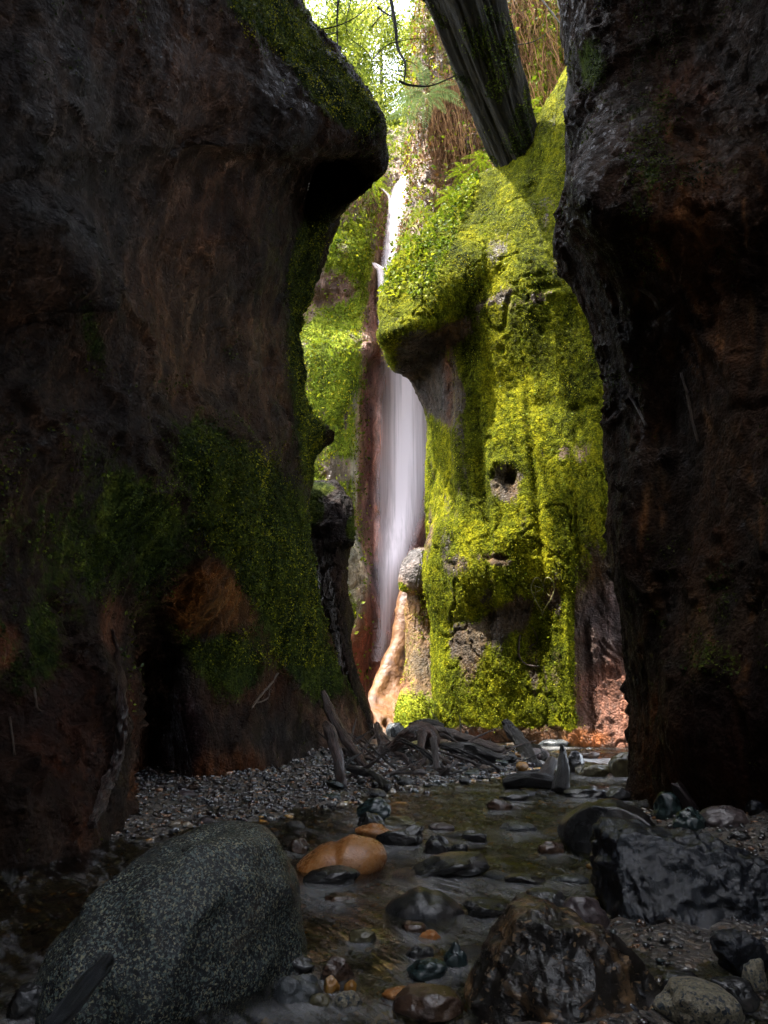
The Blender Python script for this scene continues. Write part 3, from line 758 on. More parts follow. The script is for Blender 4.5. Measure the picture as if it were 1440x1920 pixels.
# ------------------------------------------------------------------ stones
SM = {
 'granite': stone_mat('speckled_granite', (0.004, 0.006, 0.009), (0.012, 0.017, 0.021), (0.032, 0.038, 0.038), 5, 0.15, 0.014, micro=.006,
                      speck=[(125, 0.50, (0.10, 0.13, 0.115), 0.08), (150, 0.57, (0.28, 0.26, 0.16), 0.06), (85, 0.56, (0.012, 0.015, 0.018), 0.04), (3, 0.62, (0.10, 0.05, 0.015), 0.25)], bscale=60),
 'black': stone_mat('black_wet_rock', (0.003, 0.004, 0.006), (0.008, 0.010, 0.015), (0.022, 0.027, 0.033), 9, 0.09, 0.01, streak=(1.2, 1, 1), bscale=30, fine=1.0, micro=0.004,
                    speck=[(5, 0.66, (0.10, 0.07, 0.05), 0.06)]),
 'tan': stone_mat('tan_banded_rock', (0.006, 0.007, 0.008), (0.018, 0.014, 0.011), (0.24, 0.14, 0.065), 3.6, 0.2, 0.015, micro=0.004, streak=(0.8, 1, 1.5), bscale=20, fine=.8,
                  speck=[(40, 0.6, (0.16, 0.10, 0.05), 0.08)]),
 'orange': stone_mat('orange_river_stone', (0.16, 0.055, 0.012), (0.30, 0.12, 0.035), (0.40, 0.20, 0.08), 5, 0.25, 0.006, bscale=40,
                     speck=[(70, 0.66, (0.1, 0.04, 0.02), 0.04)]),
 'dark': stone_mat('dark_river_stone', (0.008, 0.009, 0.01), (0.02, 0.02, 0.02), (0.045, 0.04, 0.036), 7, 0.13, 0.01, bscale=25),
 'teal': stone_mat('green_grey_stone', (0.008, 0.016, 0.016), (0.014, 0.026, 0.026), (0.03, 0.045, 0.04), 7, 0.18, 0.006),
 'brown': stone_mat('brown_river_stone', (0.018, 0.010, 0.007), (0.05, 0.028, 0.018), (0.10, 0.06, 0.036), 7, 0.2, 0.008),
 'purple': stone_mat('purple_grey_stone', (0.02, 0.016, 0.018), (0.05, 0.036, 0.036), (0.09, 0.066, 0.06), 6, 0.35, 0.006),
 'grey': stone_mat('grey_river_stone', (0.02, 0.023, 0.026), (0.045, 0.05, 0.053), (0.09, 0.095, 0.095), 9, 0.25, 0.01),
 'amber': stone_mat('amber_pebble', (0.12, 0.05, 0.008), (0.24, 0.11, 0.02), (0.34, 0.19, 0.05), 8, 0.18, 0.008),
 'speck': stone_mat('salt_pepper_stone', (0.03, 0.04, 0.045), (0.18, 0.155, 0.10), (0.30, 0.26, 0.18), 110, 0.35, 0.008,
                    speck=[(90, 0.56, (0.02, 0.03, 0.04), 0.03)], bscale=50),
 'olive': stone_mat('olive_stone', (0.03, 0.026, 0.012), (0.07, 0.06, 0.03), (0.13, 0.12, 0.06), 9, 0.18, 0.008),
}
import bmesh
_ico = {}


def ico(sub):
    if sub not in _ico:
        bm = bmesh.new(); bmesh.ops.create_icosphere(bm, subdivisions=sub, radius=1.0)
        V = np.array([v.co[:] for v in bm.verts]); Fc = np.array([[v.index for v in f.verts] for f in bm.faces])
        bm.free(); _ico[sub] = (V, Fc)
    return _ico[sub]


def rock_unit(sub, seed, angular=0.5, lump=0.18, fine=0.02):
    V, Fc = ico(sub); V = V.copy()
    rg_ = np.random.default_rng(seed)
    for _ in range(int(10 * angular) + 2):
        n = rg_.normal(size=3); n /= np.linalg.norm(n)
        h = rg_.uniform(0.62, 0.86) if angular > 0.3 else rg_.uniform(0.82, 0.95)
        d = V @ n - h
        k = np.where(d > 0, d, 0) * (0.93 if angular > .3 else .7)
        V -= n * k[:, None]
    o = rg_.uniform(-50, 50, 3)
    V *= (1 + lump * fbm(V * 1.3 + o, 2, seed))[:, None]
    V += V / np.linalg.norm(V, axis=1, keepdims=True) * (fine * (fbm(V * 5 + o, 3, seed + 3) + .6 * fbm(V * 14 + o, 2, seed + 4)))[:, None]
    return V, Fc


def stone(px, pyb, w, h, mat, label, angular=0.4, sub=4, seed=None, ry=0.8, name='rock', cat='rock', group=None, rot=0.0, tilt=0.0, sink=0.25, d=None, lump=.18, flat=None):
    g0 = ground(px, pyb)
    y = g0[1] if d is None else d
    s = mpp(px, pyb, y)
    rx = w / 2 * s; vis = h * s
    rz = vis * (0.5 + sink)
    seed = seed or int(px * 7 + pyb * 13)
    V, Fc = rock_unit(sub, seed, angular, lump, 0.02 if angular < .3 else 0.035)
    mn, mxx = V.min(0), V.max(0)
    V = (V - (mn + mxx) / 2) / (mxx - mn) * 2
    V = V * [rx, rx * ry, rz]
    c, s_ = math.cos(rot), math.sin(rot)
    ct, st = math.cos(tilt), math.sin(tilt)
    V = np.stack([V[:, 0] * ct - V[:, 2] * st, V[:, 1], V[:, 0] * st + V[:, 2] * ct], 1)
    o = mesh_obj(name, V, Fc, SM[mat])
    top = g0[2] + vis
    o.location = (g0[0] * y / g0[1], y + rx * ry * 0.75, top - rz)
    tag(o, label, cat, group)
    return o


def profile_rock(outline, cpx, cpy, d, ry, mat, label, seed, sub=6, facets=(), lump=0.05, fine=0.012, name='boulder', cat='boulder', ylean=0.0, ff=1.0, grit=0.0):
    c = at(cpx, cpy, d)
    s = mpp(cpx, cpy, d)
    pts = np.array([((x - cpx) * s, (cpy - y) * s) for x, y in outline])
    ang = np.arctan2(pts[:, 1], pts[:, 0]); rad = np.hypot(pts[:, 0], pts[:, 1])
    o_ = np.argsort(ang); ang = ang[o_]; rad = rad[o_]
    ang = np.concatenate([[ang[-1] - 2 * math.pi], ang, [ang[0] + 2 * math.pi]]); rad = np.concatenate([[rad[-1]], rad, [rad[0]]])
    V, Fc = ico(sub); V = V.copy()
    th = np.arctan2(V[:, 2], V[:, 0])
    r = np.interp(th, ang, rad)
    for k in (0.06, -0.06, .12, -.12): r = r + np.interp((th + k + math.pi) % (2 * math.pi) - math.pi, ang, rad)
    r /= 5
    fl = np.hypot(V[:, 0], V[:, 2])
    fl = fl ** 0.8
    W = np.stack([np.cos(th) * fl * r, V[:, 1] * ry, np.sin(th) * fl * r], 1)
    W[:, 1] += ylean * W[:, 2]
    sc = rad.mean()
    for (n, h) in facets:
        n = np.array(n, float); n /= np.linalg.norm(n)
        dd = W @ n - h * sc
        W -= n * (np.maximum(dd, 0) * 0.9)[:, None]
    nn = W / np.linalg.norm(W, axis=1, keepdims=True)
    W += nn * (lump * sc * fbm(W / sc * 1.4 + seed, 3, seed))[:, None]
    W += nn * (fine * (fbm(W * 9 * ff + seed, 4, seed + 1) + ridged(W * 5 * ff + seed, 3, seed + 5) * .7))[:, None]
    if grit: W += nn * (grit * (fbm(W * [22, 22, 30] + seed, 3, seed + 9) + .8 * ridged(W * 14 + seed, 2, seed + 11)))[:, None]
    o = mesh_obj(name, W, Fc, SM[mat])
    o.location = c
    return tag(o, label, cat)


profile_rock([(115, 1900), (122, 1835), (130, 1768), (176, 1688), (236, 1626), (305, 1582), (390, 1566), (450, 1558), (505, 1570), (534, 1606), (550, 1660), (553, 1730), (566, 1790), (564, 1850), (530, 1910), (400, 1960), (200, 1975), (100, 1950)],
             330, 1775, 2.36, 0.42, 'granite', 'large grey-green speckled granite boulder in the stream at lower left', 5, facets=[((0.8, -0.6, -0.1), .86)], lump=.11, fine=.007, ylean=.12)
BB = profile_rock([(1142, 1724), (1139, 1644), (1146, 1589), (1165, 1562), (1233, 1564), (1291, 1590), (1320, 1582), (1388, 1614), (1466, 1639), (1553, 1704), (1573, 1814), (1447, 1854), (1301, 1854), (1194, 1814), (1151, 1784)],
             1335, 1712, 2.95, 0.42, 'black', 'huge black wet boulder glistening in the sky light at lower right', 9, facets=[((-0.2, -.8, .55), .62), ((-.95, -.3, .05), 1.12), ((.25, -.8, .55), .66)], lump=.08, fine=.012, ylean=.45, ff=1.6, grit=.012, sub=7)
profile_rock([(878, 1924), (887, 1859), (928, 1802), (971, 1756), (994, 1734), (1036, 1732), (1060, 1746), (1107, 1760), (1173, 1796), (1229, 1839), (1272, 1879), (1295, 1944), (1239, 2004), (1051, 2024), (910, 2004)],
             1060, 1890, 2.08, 0.30, 'tan', 'craggy black and tan rock at the bottom edge beside the black boulder', 21, facets=[((-0.5, -.7, .5), .66), ((.45, -.75, .5), .6), ((-.1, -.95, -.1), .72)], lump=.08, fine=.012, ff=1.6, grit=.004, sub=7, name='rock', cat='rock', ylean=.35)
profile_rock([(545, 1665), (552, 1625), (580, 1604), (630, 1588), (680, 1577), (712, 1583), (727, 1603), (718, 1625), (660, 1655), (600, 1680)],
             640, 1628, 3.72, 0.2, 'orange', 'smooth long orange river stone lying in the stream', 33, sub=5, lump=.04, fine=.002, name='river_stone', cat='stone')
profile_rock([(1058, 1580), (1066, 1548), (1092, 1524), (1130, 1514), (1180, 1512), (1215, 1530), (1225, 1570), (1200, 1625), (1130, 1628), (1090, 1600)],
             1140, 1570, 4.15, 0.4, 'dark', 'dark rounded rock draped with thin algae behind the black boulder', 41, sub=5, facets=[((-.6, -.7, .3), .7)], lump=.08, fine=.008, name='rock', cat='rock')
profile_rock([(718, 1725), (728, 1700), (760, 1684), (810, 1680), (850, 1690), (872, 1712), (870, 1730), (800, 1745)],
             795, 1715, 2.95, 0.13, 'dark', 'flat shiny black rock with bright water running over its edge mid-stream', 43, sub=5, lump=.05, fine=.003, name='rock', cat='rock')

ST = [
 (700, 1574, 72, 24, 'orange', 'small rounded orange stone just behind the long orange one', .2),
 (752, 1586, 96, 30, 'dark', 'black wet stone beside the small rounded orange stone', .5),
 (822, 1600, 58, 30, 'dark', 'squat black stone with white glints, third right of the small orange stone', .5),
 (862, 1600, 34, 16, 'dark', 'little black stone touching the squat glinting stone', .3),
 (701, 1534, 66, 34, 'teal', 'smooth dark teal stone at the gravel edge', .2),
 (697, 1553, 52, 26, 'dark', 'wedge-shaped dark stone below the teal stone', .7),
 (892, 1578, 50, 18, 'dark', 'low black stone with a bright wet tip in mid-stream', .4),
 (976, 1559, 72, 13, 'grey', 'long flat glossy stone barely above the water', .2),
 (1036, 1600, 52, 19, 'brown', 'dark red-brown domed stone in the stream near the right bank', .3),
 (940, 1520, 52, 20, 'brown', 'brown domed stone with a white glint, upstream of the flat glossy stone', .3),
 (828, 1559, 50, 14, 'purple', 'low purplish stone with water sliding over it', .4),
 (750, 1548, 60, 14, 'olive', 'low stone with a patch of green algae', .6),
 (557, 1600, 44, 24, 'brown', 'angular brown stone between the granite boulder and the orange stones', .7),
 (850, 1645, 150, 32, 'dark', 'wide dark rock under a veil of running water', .3),
 (915, 1722, 90, 26, 'dark', 'dark wet stone continuing the flat black rock to the right', .4),
 (990, 1660, 80, 15, 'dark', 'thin dark stone right of the rock under the water veil', .4),
 (1075, 1658, 70, 12, 'grey', 'low grey stone near the left side of the black boulder', .4),
 (1035, 1730, 110, 50, 'dark', 'rounded dark rock behind the black and tan rock', .3),
 (1110, 1745, 90, 52, 'purple', 'purple-black rock between the black boulder and the craggy tan rock', .4),
 (620, 1660, 110, 26, 'dark', 'dark stone under thin water in front of the long orange stone', .3),
 (640, 1693, 70, 12, 'brown', 'low brown stone downstream of the orange stones', .3),
 (680, 1768, 54, 20, 'olive', 'shiny olive stone with one white glint', .4),
 (806, 1766, 44, 16, 'orange', 'small rusty stone with a tiny glint in the shallows', .4),
 (778, 1752, 50, 18, 'brown', 'brown stone behind the small rusty stone', .4),
 (560, 1825, 60, 30, 'dark', 'dark glassy stone touching the right foot of the granite boulder', .4),
 (632, 1838, 64, 34, 'brown', 'faceted brown stone above the amber one', .7),
 (555, 1884, 92, 42, 'grey', 'glossy grey-violet stone at the foot of the granite boulder', .25),
 (621, 1866, 32, 28, 'amber', 'bright amber angular pebble', .7),
 (656, 1864, 24, 22, 'amber', 'round brown-yellow speckled pebble beside the bright amber one', .2),
 (650, 1894, 58, 26, 'speck', 'pale speckled pebble at the bottom of the stream edge', .2),
 (598, 1890, 46, 20, 'olive', 'olive speckled pebble left of the pale speckled one', .2),
 (802, 1838, 78, 30, 'teal', 'dark grey-green stone ringed by clear water', .2),
 (788, 1802, 54, 22, 'dark', 'black stone upstream of the grey-green stone', .3),
 (856, 1818, 46, 42, 'teal', 'upright green-black stone against the craggy tan rock', .5),
 (805, 1915, 140, 42, 'brown', 'broad brown stone cut by the bottom edge of the view', .2),
 (745, 1872, 60, 12, 'orange', 'flat reddish stone just under the water', .3),
 (1106, 1902, 42, 36, 'olive', 'blunt brown pebble on the bank beside the orange twig', .4),
 (1192, 1900, 96, 44, 'black', 'boxy black stone on the bank at the bottom', .9),
 (1330, 1925, 170, 58, 'speck', 'black and cream speckled stone at the bottom right', .2),
 (1292, 1878, 96, 40, 'dark', 'dark rounded stone behind the black and cream one', .3),
 (1385, 1895, 100, 46, 'dark', 'dull black stone right of the black and cream one', .4),
 (1424, 1858, 52, 50, 'speck', 'beige pitted stone at the right edge', .4),
 (1138, 1878, 26, 24, 'orange', 'small pinkish pebble leaning on the craggy tan rock', .4),
 (1255, 1862, 30, 14, 'brown', 'tan pebble in the debris below the black boulder', .5),
 (1400, 1812, 100, 54, 'black', 'rough black rock under the right end of the huge boulder', .7),
 (1262, 1535, 60, 46, 'teal', 'smooth slate-grey stone at the foot of the right wall', .2),
 (1302, 1570, 66, 50, 'teal', 'dark green stone behind the top of the black boulder', .3),
 (1370, 1556, 90, 40, 'purple', 'dusty purple-grey stone on the right bank', .3),
 (1425, 1524, 36, 22, 'black', 'glossy blue-black stone at the right edge of the bank', .5),
 (1326, 1503, 26, 15, 'amber', 'small ochre stone right of the pointed slab', .4),
 (1395, 1578, 40, 18, 'dark', 'black pebble in the soil of the right bank', .4),
 (1405, 1480, 70, 28, 'dark', 'dim rock in the shade under the right wall', .5),
 (745, 1384, 44, 28, 'grey', 'pale grey shiny boulder at the foot of the orange rock', .5),
 (1106, 1422, 46, 15, 'brown', 'brown stone at the top of the little cascade', .3),
 (1042, 1400, 56, 13, 'grey', 'flat glittering stone below the mossy rock face', .3),
 (1176, 1458, 52, 44, 'olive', 'mossy olive rock at the right end of the cascade', .3),
 (1120, 1456, 70, 24, 'olive', 'smooth rock under the cascade water', .2),
 (1085, 1452, 36, 42, 'dark', 'black rock at the left end of the cascade', .4),
 (1165, 1500, 50, 22, 'dark', 'black rock below the cascade by the right wall', .4),
 (1110, 1497, 90, 20, 'dark', 'low dark rock with water slipping over it below the cascade', .3),
 (965, 1502, 60, 14, 'dark', 'flat dark rock left of the low dark ones below the cascade', .3),
 (40, 1912, 80, 50, 'dark', 'black glassy stone at the lower left corner', .3),
 (345, 1498, 40, 13, 'purple', 'flat pale stone lying on the gravel bank', .4),
 (360, 1480, 24, 9, 'brown', 'reddish chip on the gravel bank', .6),
 (215, 1540, 40, 22, 'dark', 'dark stone under the curved branch at the left wall', .5),
 (1010, 1424, 50, 20, 'purple', 'angular purple-grey stone behind the stumps', .7),
]
for (px, pyb, w_, h_, mt, lab, ag) in ST:
    big = w_ > 60
    stone(px, pyb, w_, h_, mt, lab, ag, 5 if big else 4, name='rock' if big else 'river_stone', cat='rock' if big else 'stone', tilt=random.uniform(-.15, .15))

# silky water sliding round and below the stones
XY = Pq[:, :2]; fo_ = np.clip(foam, 0, .8)
for (px, pyb, w_, h_, mt, lab, ag) in ST:
    g0 = ground(px, pyb)
    if not (np.interp(g0[1], LB_Y, LB_X) < g0[0] < np.interp(g0[1], RB_Y, RB_X)): continue
    r_ = w_ / 2 * mpp(px, pyb, g0[1])
    dx, dy = XY[:, 0] - g0[0], XY[:, 1] - g0[1]
    u_ = -dx * .35 - dy * .94; v2 = dx * .94 - dy * .35
    fo_ = fo_ + .24 * np.exp(-(v2 / (r_ * 1.1)) ** 2) * sstep(-r_ * 1.2, r_ * .3, u_) * sstep(r_ * 4, r_ * .5, u_)
WATER.data.attributes['foam'].data.foreach_set('value', np.clip(fo_, 0, .8).astype(np.float32))

# leaning pointed slab
p0 = ground(1300, 1525); s = mpp(1300, 1525, p0[1])
V, Fc = rock_unit(5, 77, .6, .1, .02)
V = V * [17 * s, 14 * s, 50 * s]; V[:, 0] *= 1 - 0.35 * V[:, 2] / (50 * s); 
o = mesh_obj('slab', V, Fc, SM['purple']); o.location = p0 + np.array([-5 * s, 0.03, 22 * s]); o.rotation_euler = (0, R(-33), 0)
tag(o, 'pointed purple-grey slab leaning against the right wall', 'stone')

# loose cobbles: shared shapes, individual objects
protos = []
for k in range(6):
    V, Fc = rock_unit(3, 500 + k, .15 + .12 * (k % 3), .15, .02)
    for mt in (('dark', 'brown'), ('dark', 'grey'), ('dark', 'olive'), ('dark', 'amber'), ('purple', 'dark'), ('teal', 'brown'))[k]:
        o = mesh_obj('cobble', V, Fc, SM[mt])
        protos.append([o, mt, 0])
CLAB = {'dark': 'small black cobble half out of the shallow water', 'brown': 'small brown cobble in the shallow stream', 'grey': 'small grey cobble among the stream stones', 'teal': 'small green-grey cobble among the stream stones',
        'olive': 'small olive cobble in the stream bed', 'amber': 'small orange-yellow cobble in the stream bed', 'purple': 'small purplish cobble in the stream'}
placed = []
cnt = 0
tries = 0
while cnt < 200 and tries < 4000:
    tries += 1
    y = random.choice([random.uniform(2.2, 5), random.uniform(4, 10.5)])
    lx = float(np.interp(y, LB_Y, LB_X)); rx_ = float(np.interp(y, RB_Y, RB_X))
    x = random.uniform(lx - 0.6 if y > 6 else lx, rx_ + 0.1)
    px, py = proj(np.array([[x, y, float(zw(y))]]))
    if not (-20 < px[0] < 1460 and py[0] < 1930): continue
    r = random.uniform(.02, .055) * (1 + 0.05 * y)
    if any((x - a) ** 2 + (y - b_) ** 2 < (r + c_) ** 2 for a, b_, c_ in placed): continue
    if 80 < px[0] < 600 and py[0] > 1560: continue
    placed.append((x, y, r))
    pr = protos[cnt % len(protos)]
    o = pr[0] if pr[2] == 0 else pr[0].copy()
    if pr[2]: COL.objects.link(o)
    pr[2] += 1
    o.location = (x, y, float(terr(x, y)) + r * random.uniform(.1, .5) + (0.05 if random.random() < .3 else .015))
    o.scale = (r * random.uniform(.9, 1.6), r * random.uniform(.8, 1.2), r * random.uniform(.45, .8))
    o.rotation_euler = (random.uniform(-.2, .2), random.uniform(-.2, .2), random.uniform(0, 6.3))
    tag(o, CLAB[pr[1]], 'stone', CLAB[pr[1]].replace('small ', '').replace('cobble', 'cobbles'))
    cnt += 1

# gravel: thousands of little stones as one body of stuff
def gravel(n, region, smin, smax, seed, name, zoff=0.0, pal=None):
    rg_ = np.random.default_rng(seed)
    V0, F0 = ico(1)
    pts = []
    x = rg_.uniform(region[0], region[1], n * 4); y = region[2] + (region[3] - region[2]) * rg_.uniform(0, 1, n * 4) ** 1.2
    keep = np.ones(len(x), bool)
    lx = np.interp(y, LB_Y, LB_X); rx_ = np.interp(y, RB_Y, RB_X)
    if name == 'gravel': keep = ((x < lx + .1) & (y > 3.8)) | (x > rx_ - .05)
    else: keep = (x > lx) & (x < rx_)
    x, y = x[keep][:n], y[keep][:n]; n = len(x)
    sz = smin + (smax - smin) * rg_.uniform(0, 1, n) ** 3
    sz = sz * np.clip(y / 6, .55, 1.3)
    A = rg_.uniform(0, 2 * math.pi, n); B = rg_.uniform(-.4, .4, n)
    sx, sy, szz = sz * rg_.uniform(.8, 1.7, n), sz * rg_.uniform(.7, 1.1, n), sz * rg_.uniform(.35, .7, n)
    V = V0[None] * np.stack([sx, sy, szz], 1)[:, None]
    V = V * (1 + .25 * rg_.normal(size=(n, len(V0), 1)).clip(-1, 1) * .6)
    ca_, sa_ = np.cos(A)[:, None], np.sin(A)[:, None]; cb, sb = np.cos(B)[:, None], np.sin(B)[:, None]
    X1 = V[..., 0] * cb - V[..., 2] * sb; Z1 = V[..., 0] * sb + V[..., 2] * cb
    W = np.stack([X1 * ca_ - V[..., 1] * sa_, X1 * sa_ + V[..., 1] * ca_, Z1], -1)
    W += np.stack([x, y, terr_n(x, y) + szz * .3 + zoff], 1)[:, None]
    pal = np.array(pal); c = pal[rg_.integers(0, len(pal), n)] * rg_.uniform(.6, 1.3, (n, 1))
    Fc = (F0[None] + (np.arange(n) * len(V0))[:, None, None]).reshape(-1, 3)
    return mesh_obj(name, W.reshape(-1, 3), Fc, GMAT, cols={'c': np.repeat(c, len(V0), 0)})


GMAT, nt = new_mat('gravel_stones'); b = NB(nt)
b.out(b.bsdf(b.mix(1.0, b.attr('c', 'Color'), b.ramp(b.noise(b.coord(), 60, 3), [(.3, .6), (.7, 1.4)]), 'MULTIPLY'), 0.1, b.bump(b.noise(b.coord(), 60, 3), .5, .004), spec=.9))
PAL = [(.03, .022, .025), (.03, .032, .036), (.012, .013, .015), (.07, .07, .075), (.035, .045, .045), (.1, .075, .055), (.05, .03, .02), (.16, .15, .14), (.03, .03, .03), (.06, .045, .04), (.2, .1, .05)]
o = gravel(26000, (-3.2, 3.0, 1.4, 10.5), .008, .034, 3, 'gravel', 0, PAL); tag(o, 'wet dark gravel and pebbles on the stream banks', 'gravel', kind='stuff')
o = gravel(9000, (-3, 3.8, 1.5, 10.8), .014, .05, 4, 'pebbles', 0.005, PAL + [(.3, .14, .03), (.2, .16, .1), (.25, .2, .14), (.35, .2, .06), (.1, .1, .06)]); tag(o, 'pebbles on the bed of the stream', 'pebbles', kind='stuff')

# ------------------------------------------------------------------ driftwood
WD = {'wet': wood_mat('wet_red_wood', (0.008, 0.004, 0.003), (0.04, 0.017, 0.010), (0.17, 0.075, 0.042), 0.16, .03),
      'dark': wood_mat('dark_soaked_wood', (0.003, 0.0025, 0.0025), (0.008, 0.006, 0.005), (0.02, 0.015, 0.012), 0.22, .03),
      'pale': wood_mat('weathered_wood', (0.008, 0.005, 0.004), (0.04, 0.024, 0.018), (0.13, 0.085, 0.065), 0.35, .03),
      'orange': wood_mat('split_orange_wood', (0.1, 0.04, 0.015), (0.25, 0.1, 0.03), (0.4, 0.2, 0.08), 0.5),
      'bluish': wood_mat('blue_black_wood', (0.006, 0.008, 0.011), (0.022, 0.028, 0.036), (0.07, 0.08, 0.095), 0.3, .02)}


def tube(name, pts, rad, mat, parent=None, nseg=18, per=None, rough=0.18, seed=0, tip=0.15, flat=1.0, lobes=1.0):
    pts = np.array(pts, float); rad = np.array(rad, float) * np.ones(len(pts))
    L = np.linalg.norm(np.diff(pts, axis=0), axis=1).sum()
    n = per or int(np.clip(L / (rad.mean() * .5), 10, 120))
    ts = np.linspace(0, len(pts) - 1, n)
    C = cr_interp(pts, ts); r = np.interp(ts, np.arange(len(pts)), rad)
    T = np.gradient(C, axis=0); T /= np.linalg.norm(T, axis=1, keepdims=True)
    ref = np.array([0.02, -1, 0.1]); U = np.cross(T, ref); U /= np.maximum(np.linalg.norm(U, axis=1, keepdims=True), 1e-6); W = np.cross(T, U)
    th = np.linspace(0, 2 * math.pi, nseg, endpoint=False)
    s = np.linspace(0, L, n)
    TH, S = np.meshgrid(th, s)
    Q = np.stack([np.cos(TH).ravel() * 1.6 * lobes, np.sin(TH).ravel() * 1.6 * lobes, S.ravel() / max(r.mean(), 1e-3) * .22], 1)
    k = 1 + rough * (fbm(Q * 1.4 + seed, 3, seed) + .6 * fbm(Q * [3, 3, 2.2] + seed, 2, seed + 5))
    RR = (r[:, None] * k.reshape(n, nseg))
    V = C[:, None] + RR[..., None] * (np.cos(TH)[..., None] * U[:, None] + np.sin(TH)[..., None] * W[:, None] * flat)
    V = V.reshape(-1, 3)
    grain = np.stack([np.cos(TH).ravel(), np.sin(TH).ravel(), S.ravel() * 4 + seed * 3.1], 1)
    c0 = C[0] - T[0] * r[0] * tip; c1 = C[-1] + T[-1] * r[-1] * tip
    V = np.concatenate([V, [c0, c1]]); grain = np.concatenate([grain, grain[:1], grain[-1:]])
    Fc = grid_faces(n, nseg, True)
    a = np.arange(nseg); bq = (a + 1) % nseg
    f0 = np.stack([bq, a, np.full(nseg, n * nseg), np.full(nseg, n * nseg)], 1)
    f1 = np.stack([a + (n - 1) * nseg, bq + (n - 1) * nseg, np.full(nseg, n * nseg + 1), np.full(nseg, n * nseg + 1)], 1)
    me = bpy.data.meshes.new(name)
    tri = np.concatenate([f0[:, :3], f1[:, :3]])
    me.from_pydata(V.tolist(), [], Fc.tolist() + tri.tolist())
    me.polygons.foreach_set('use_smooth', np.full(len(me.polygons), True))
    at_ = me.attributes.new('grain', 'FLOAT_VECTOR', 'POINT'); at_.data.foreach_set('vector', grain.astype(np.float32).ravel())
    me.update(); me.materials.append(mat)
    o = bpy.data.objects.new(name, me); COL.objects.link(o)
    if parent: o.parent = parent
    return o


def plog(pts, mat, label, name='driftwood', cat='driftwood', parent=None, ptip=.4, rough=.3, seed=None, group=None, flat=1.0, nseg=18):
    """pts: (px,py,depth,width_px)"""
    j = max(range(len(pts)), key=lambda q: pts[q][1])
    a, b_, d, w_ = pts[j]
    if 1400 < b_ < 1490 and pts[0][2] > 7:
        sh_ = float(ground(a, b_ + (w_ * .3 if abs(pts[0][1] - pts[-1][1]) < 60 else 0))[1]) - d
        pts = [(a, b_, d + sh_, w_) for a, b_, d, w_ in pts]
    P = [at(a, b_, d) for a, b_, d, w_ in pts]
    rd = [w_ * .37 * mpp(a, b_, d) for a, b_, d, w_ in pts]
    o = tube(name, P, rd, WD[mat], parent, nseg=nseg, rough=rough, seed=seed or int(pts[0][0]), tip=ptip, flat=flat, lobes=2.0)
    if label: tag(o, label, cat, group)
    return o


G = lambda px, py: float(ground(px, py)[1])
plog([(611, 1358, 8.9, 20), (620, 1375, 8.8, 30), (632, 1420, 8.6, 27), (642, 1476, 8.45, 25)], 'wet', 'upright wet reddish driftwood post stuck in the gravel')
plog([(606, 1296, 9.6, 12), (617, 1330, 9.5, 24), (640, 1375, 9.3, 26), (668, 1415, 9.1, 22), (690, 1444, 8.9, 18)], 'wet', 'long dark log leaning on the left wall behind the upright post')
plog([(706, 1358, 10.6, 14), (716, 1385, 10.3, 26), (734, 1418, 10.0, 18)], 'wet', 'short reddish log propped at the corner of the left wall')
plog([(698, 1424, 9.6, 12), (716, 1402, 9.7, 20)], 'pale', 'stubby pale log end between the leaning logs', ptip=.1)
plog([(678, 1418, 9.5, 9), (722, 1432, 9.3, 9)], 'wet', 'thin straight stick lying behind the tangle of roots')
st = empty('root_stump', ground(780, 1440), 'arched dark root stump with pale legs in the driftwood tangle', 'stump')
def sub(o):
    o.matrix_parent_inverse = Matrix.Translation(-Vector(st.location)); return o
sub(plog([(728, 1412, 9.9, 16), (752, 1388, 9.9, 30), (780, 1372, 9.9, 40), (800, 1374, 10.0, 44), (812, 1396, 10.1, 36)], 'wet', None, 'trunk', parent=st, rough=.3))
sub(plog([(790, 1372, 9.8, 24), (790, 1400, 9.6, 16), (784, 1444, 9.3, 14)], 'wet', None, 'root', parent=st))
sub(plog([(812, 1386, 9.7, 18), (816, 1410, 9.5, 15), (820, 1448, 9.3, 16)], 'pale', None, 'root', parent=st))
sub(plog([(748, 1394, 9.7, 18), (738, 1402, 9.6, 12), (728, 1420, 9.5, 8)], 'pale', None, 'root', parent=st))
plog([(742, 1412, 9.2, 10), (756, 1418, 9.1, 13), (772, 1438, 9.0, 11), (790, 1452, 8.9, 8)], 'wet', 'bent stick in front of the arched stump')
plog([(800, 1366, 10.9, 20), (850, 1378, 10.7, 28), (900, 1396, 10.5, 28), (945, 1410, 10.3, 20)], 'pale', 'long weathered brown log lying across the back of the stream')
plog([(826, 1398, 10.3, 16), (880, 1406, 10.1, 34), (945, 1428, 9.9, 28)], 'dark', 'thick black log under the long weathered one')
plog([(874, 1372, 10.4, 8), (876, 1392, 10.3, 12)], 'dark', 'short black snag standing on the long weathered log')
plog([(768, 1362, 11.0, 20), (800, 1358, 11.0, 26), (830, 1364, 10.9, 18)], 'dark', 'rough dark log end behind the arched stump')
plog([(946, 1352, 10.4, 18), (960, 1372, 10.3, 30), (985, 1402, 10.0, 32), (1005, 1440, 9.5, 30)], 'dark', 'black broken trunk leaning left over the stream')
plog([(1000, 1398, 10.1, 10), (1012, 1410, 9.9, 26), (1026, 1424, 9.7, 14)], 'dark', 'black wedge of wood beside the leaning trunk', rough=.35)
ss = empty('broken_stump', ground(1050, 1480), 'black jagged stump sitting in the water left of the cascade', 'stump')
def sub2(o):
    o.matrix_parent_inverse = Matrix.Translation(-Vector(ss.location)); return o
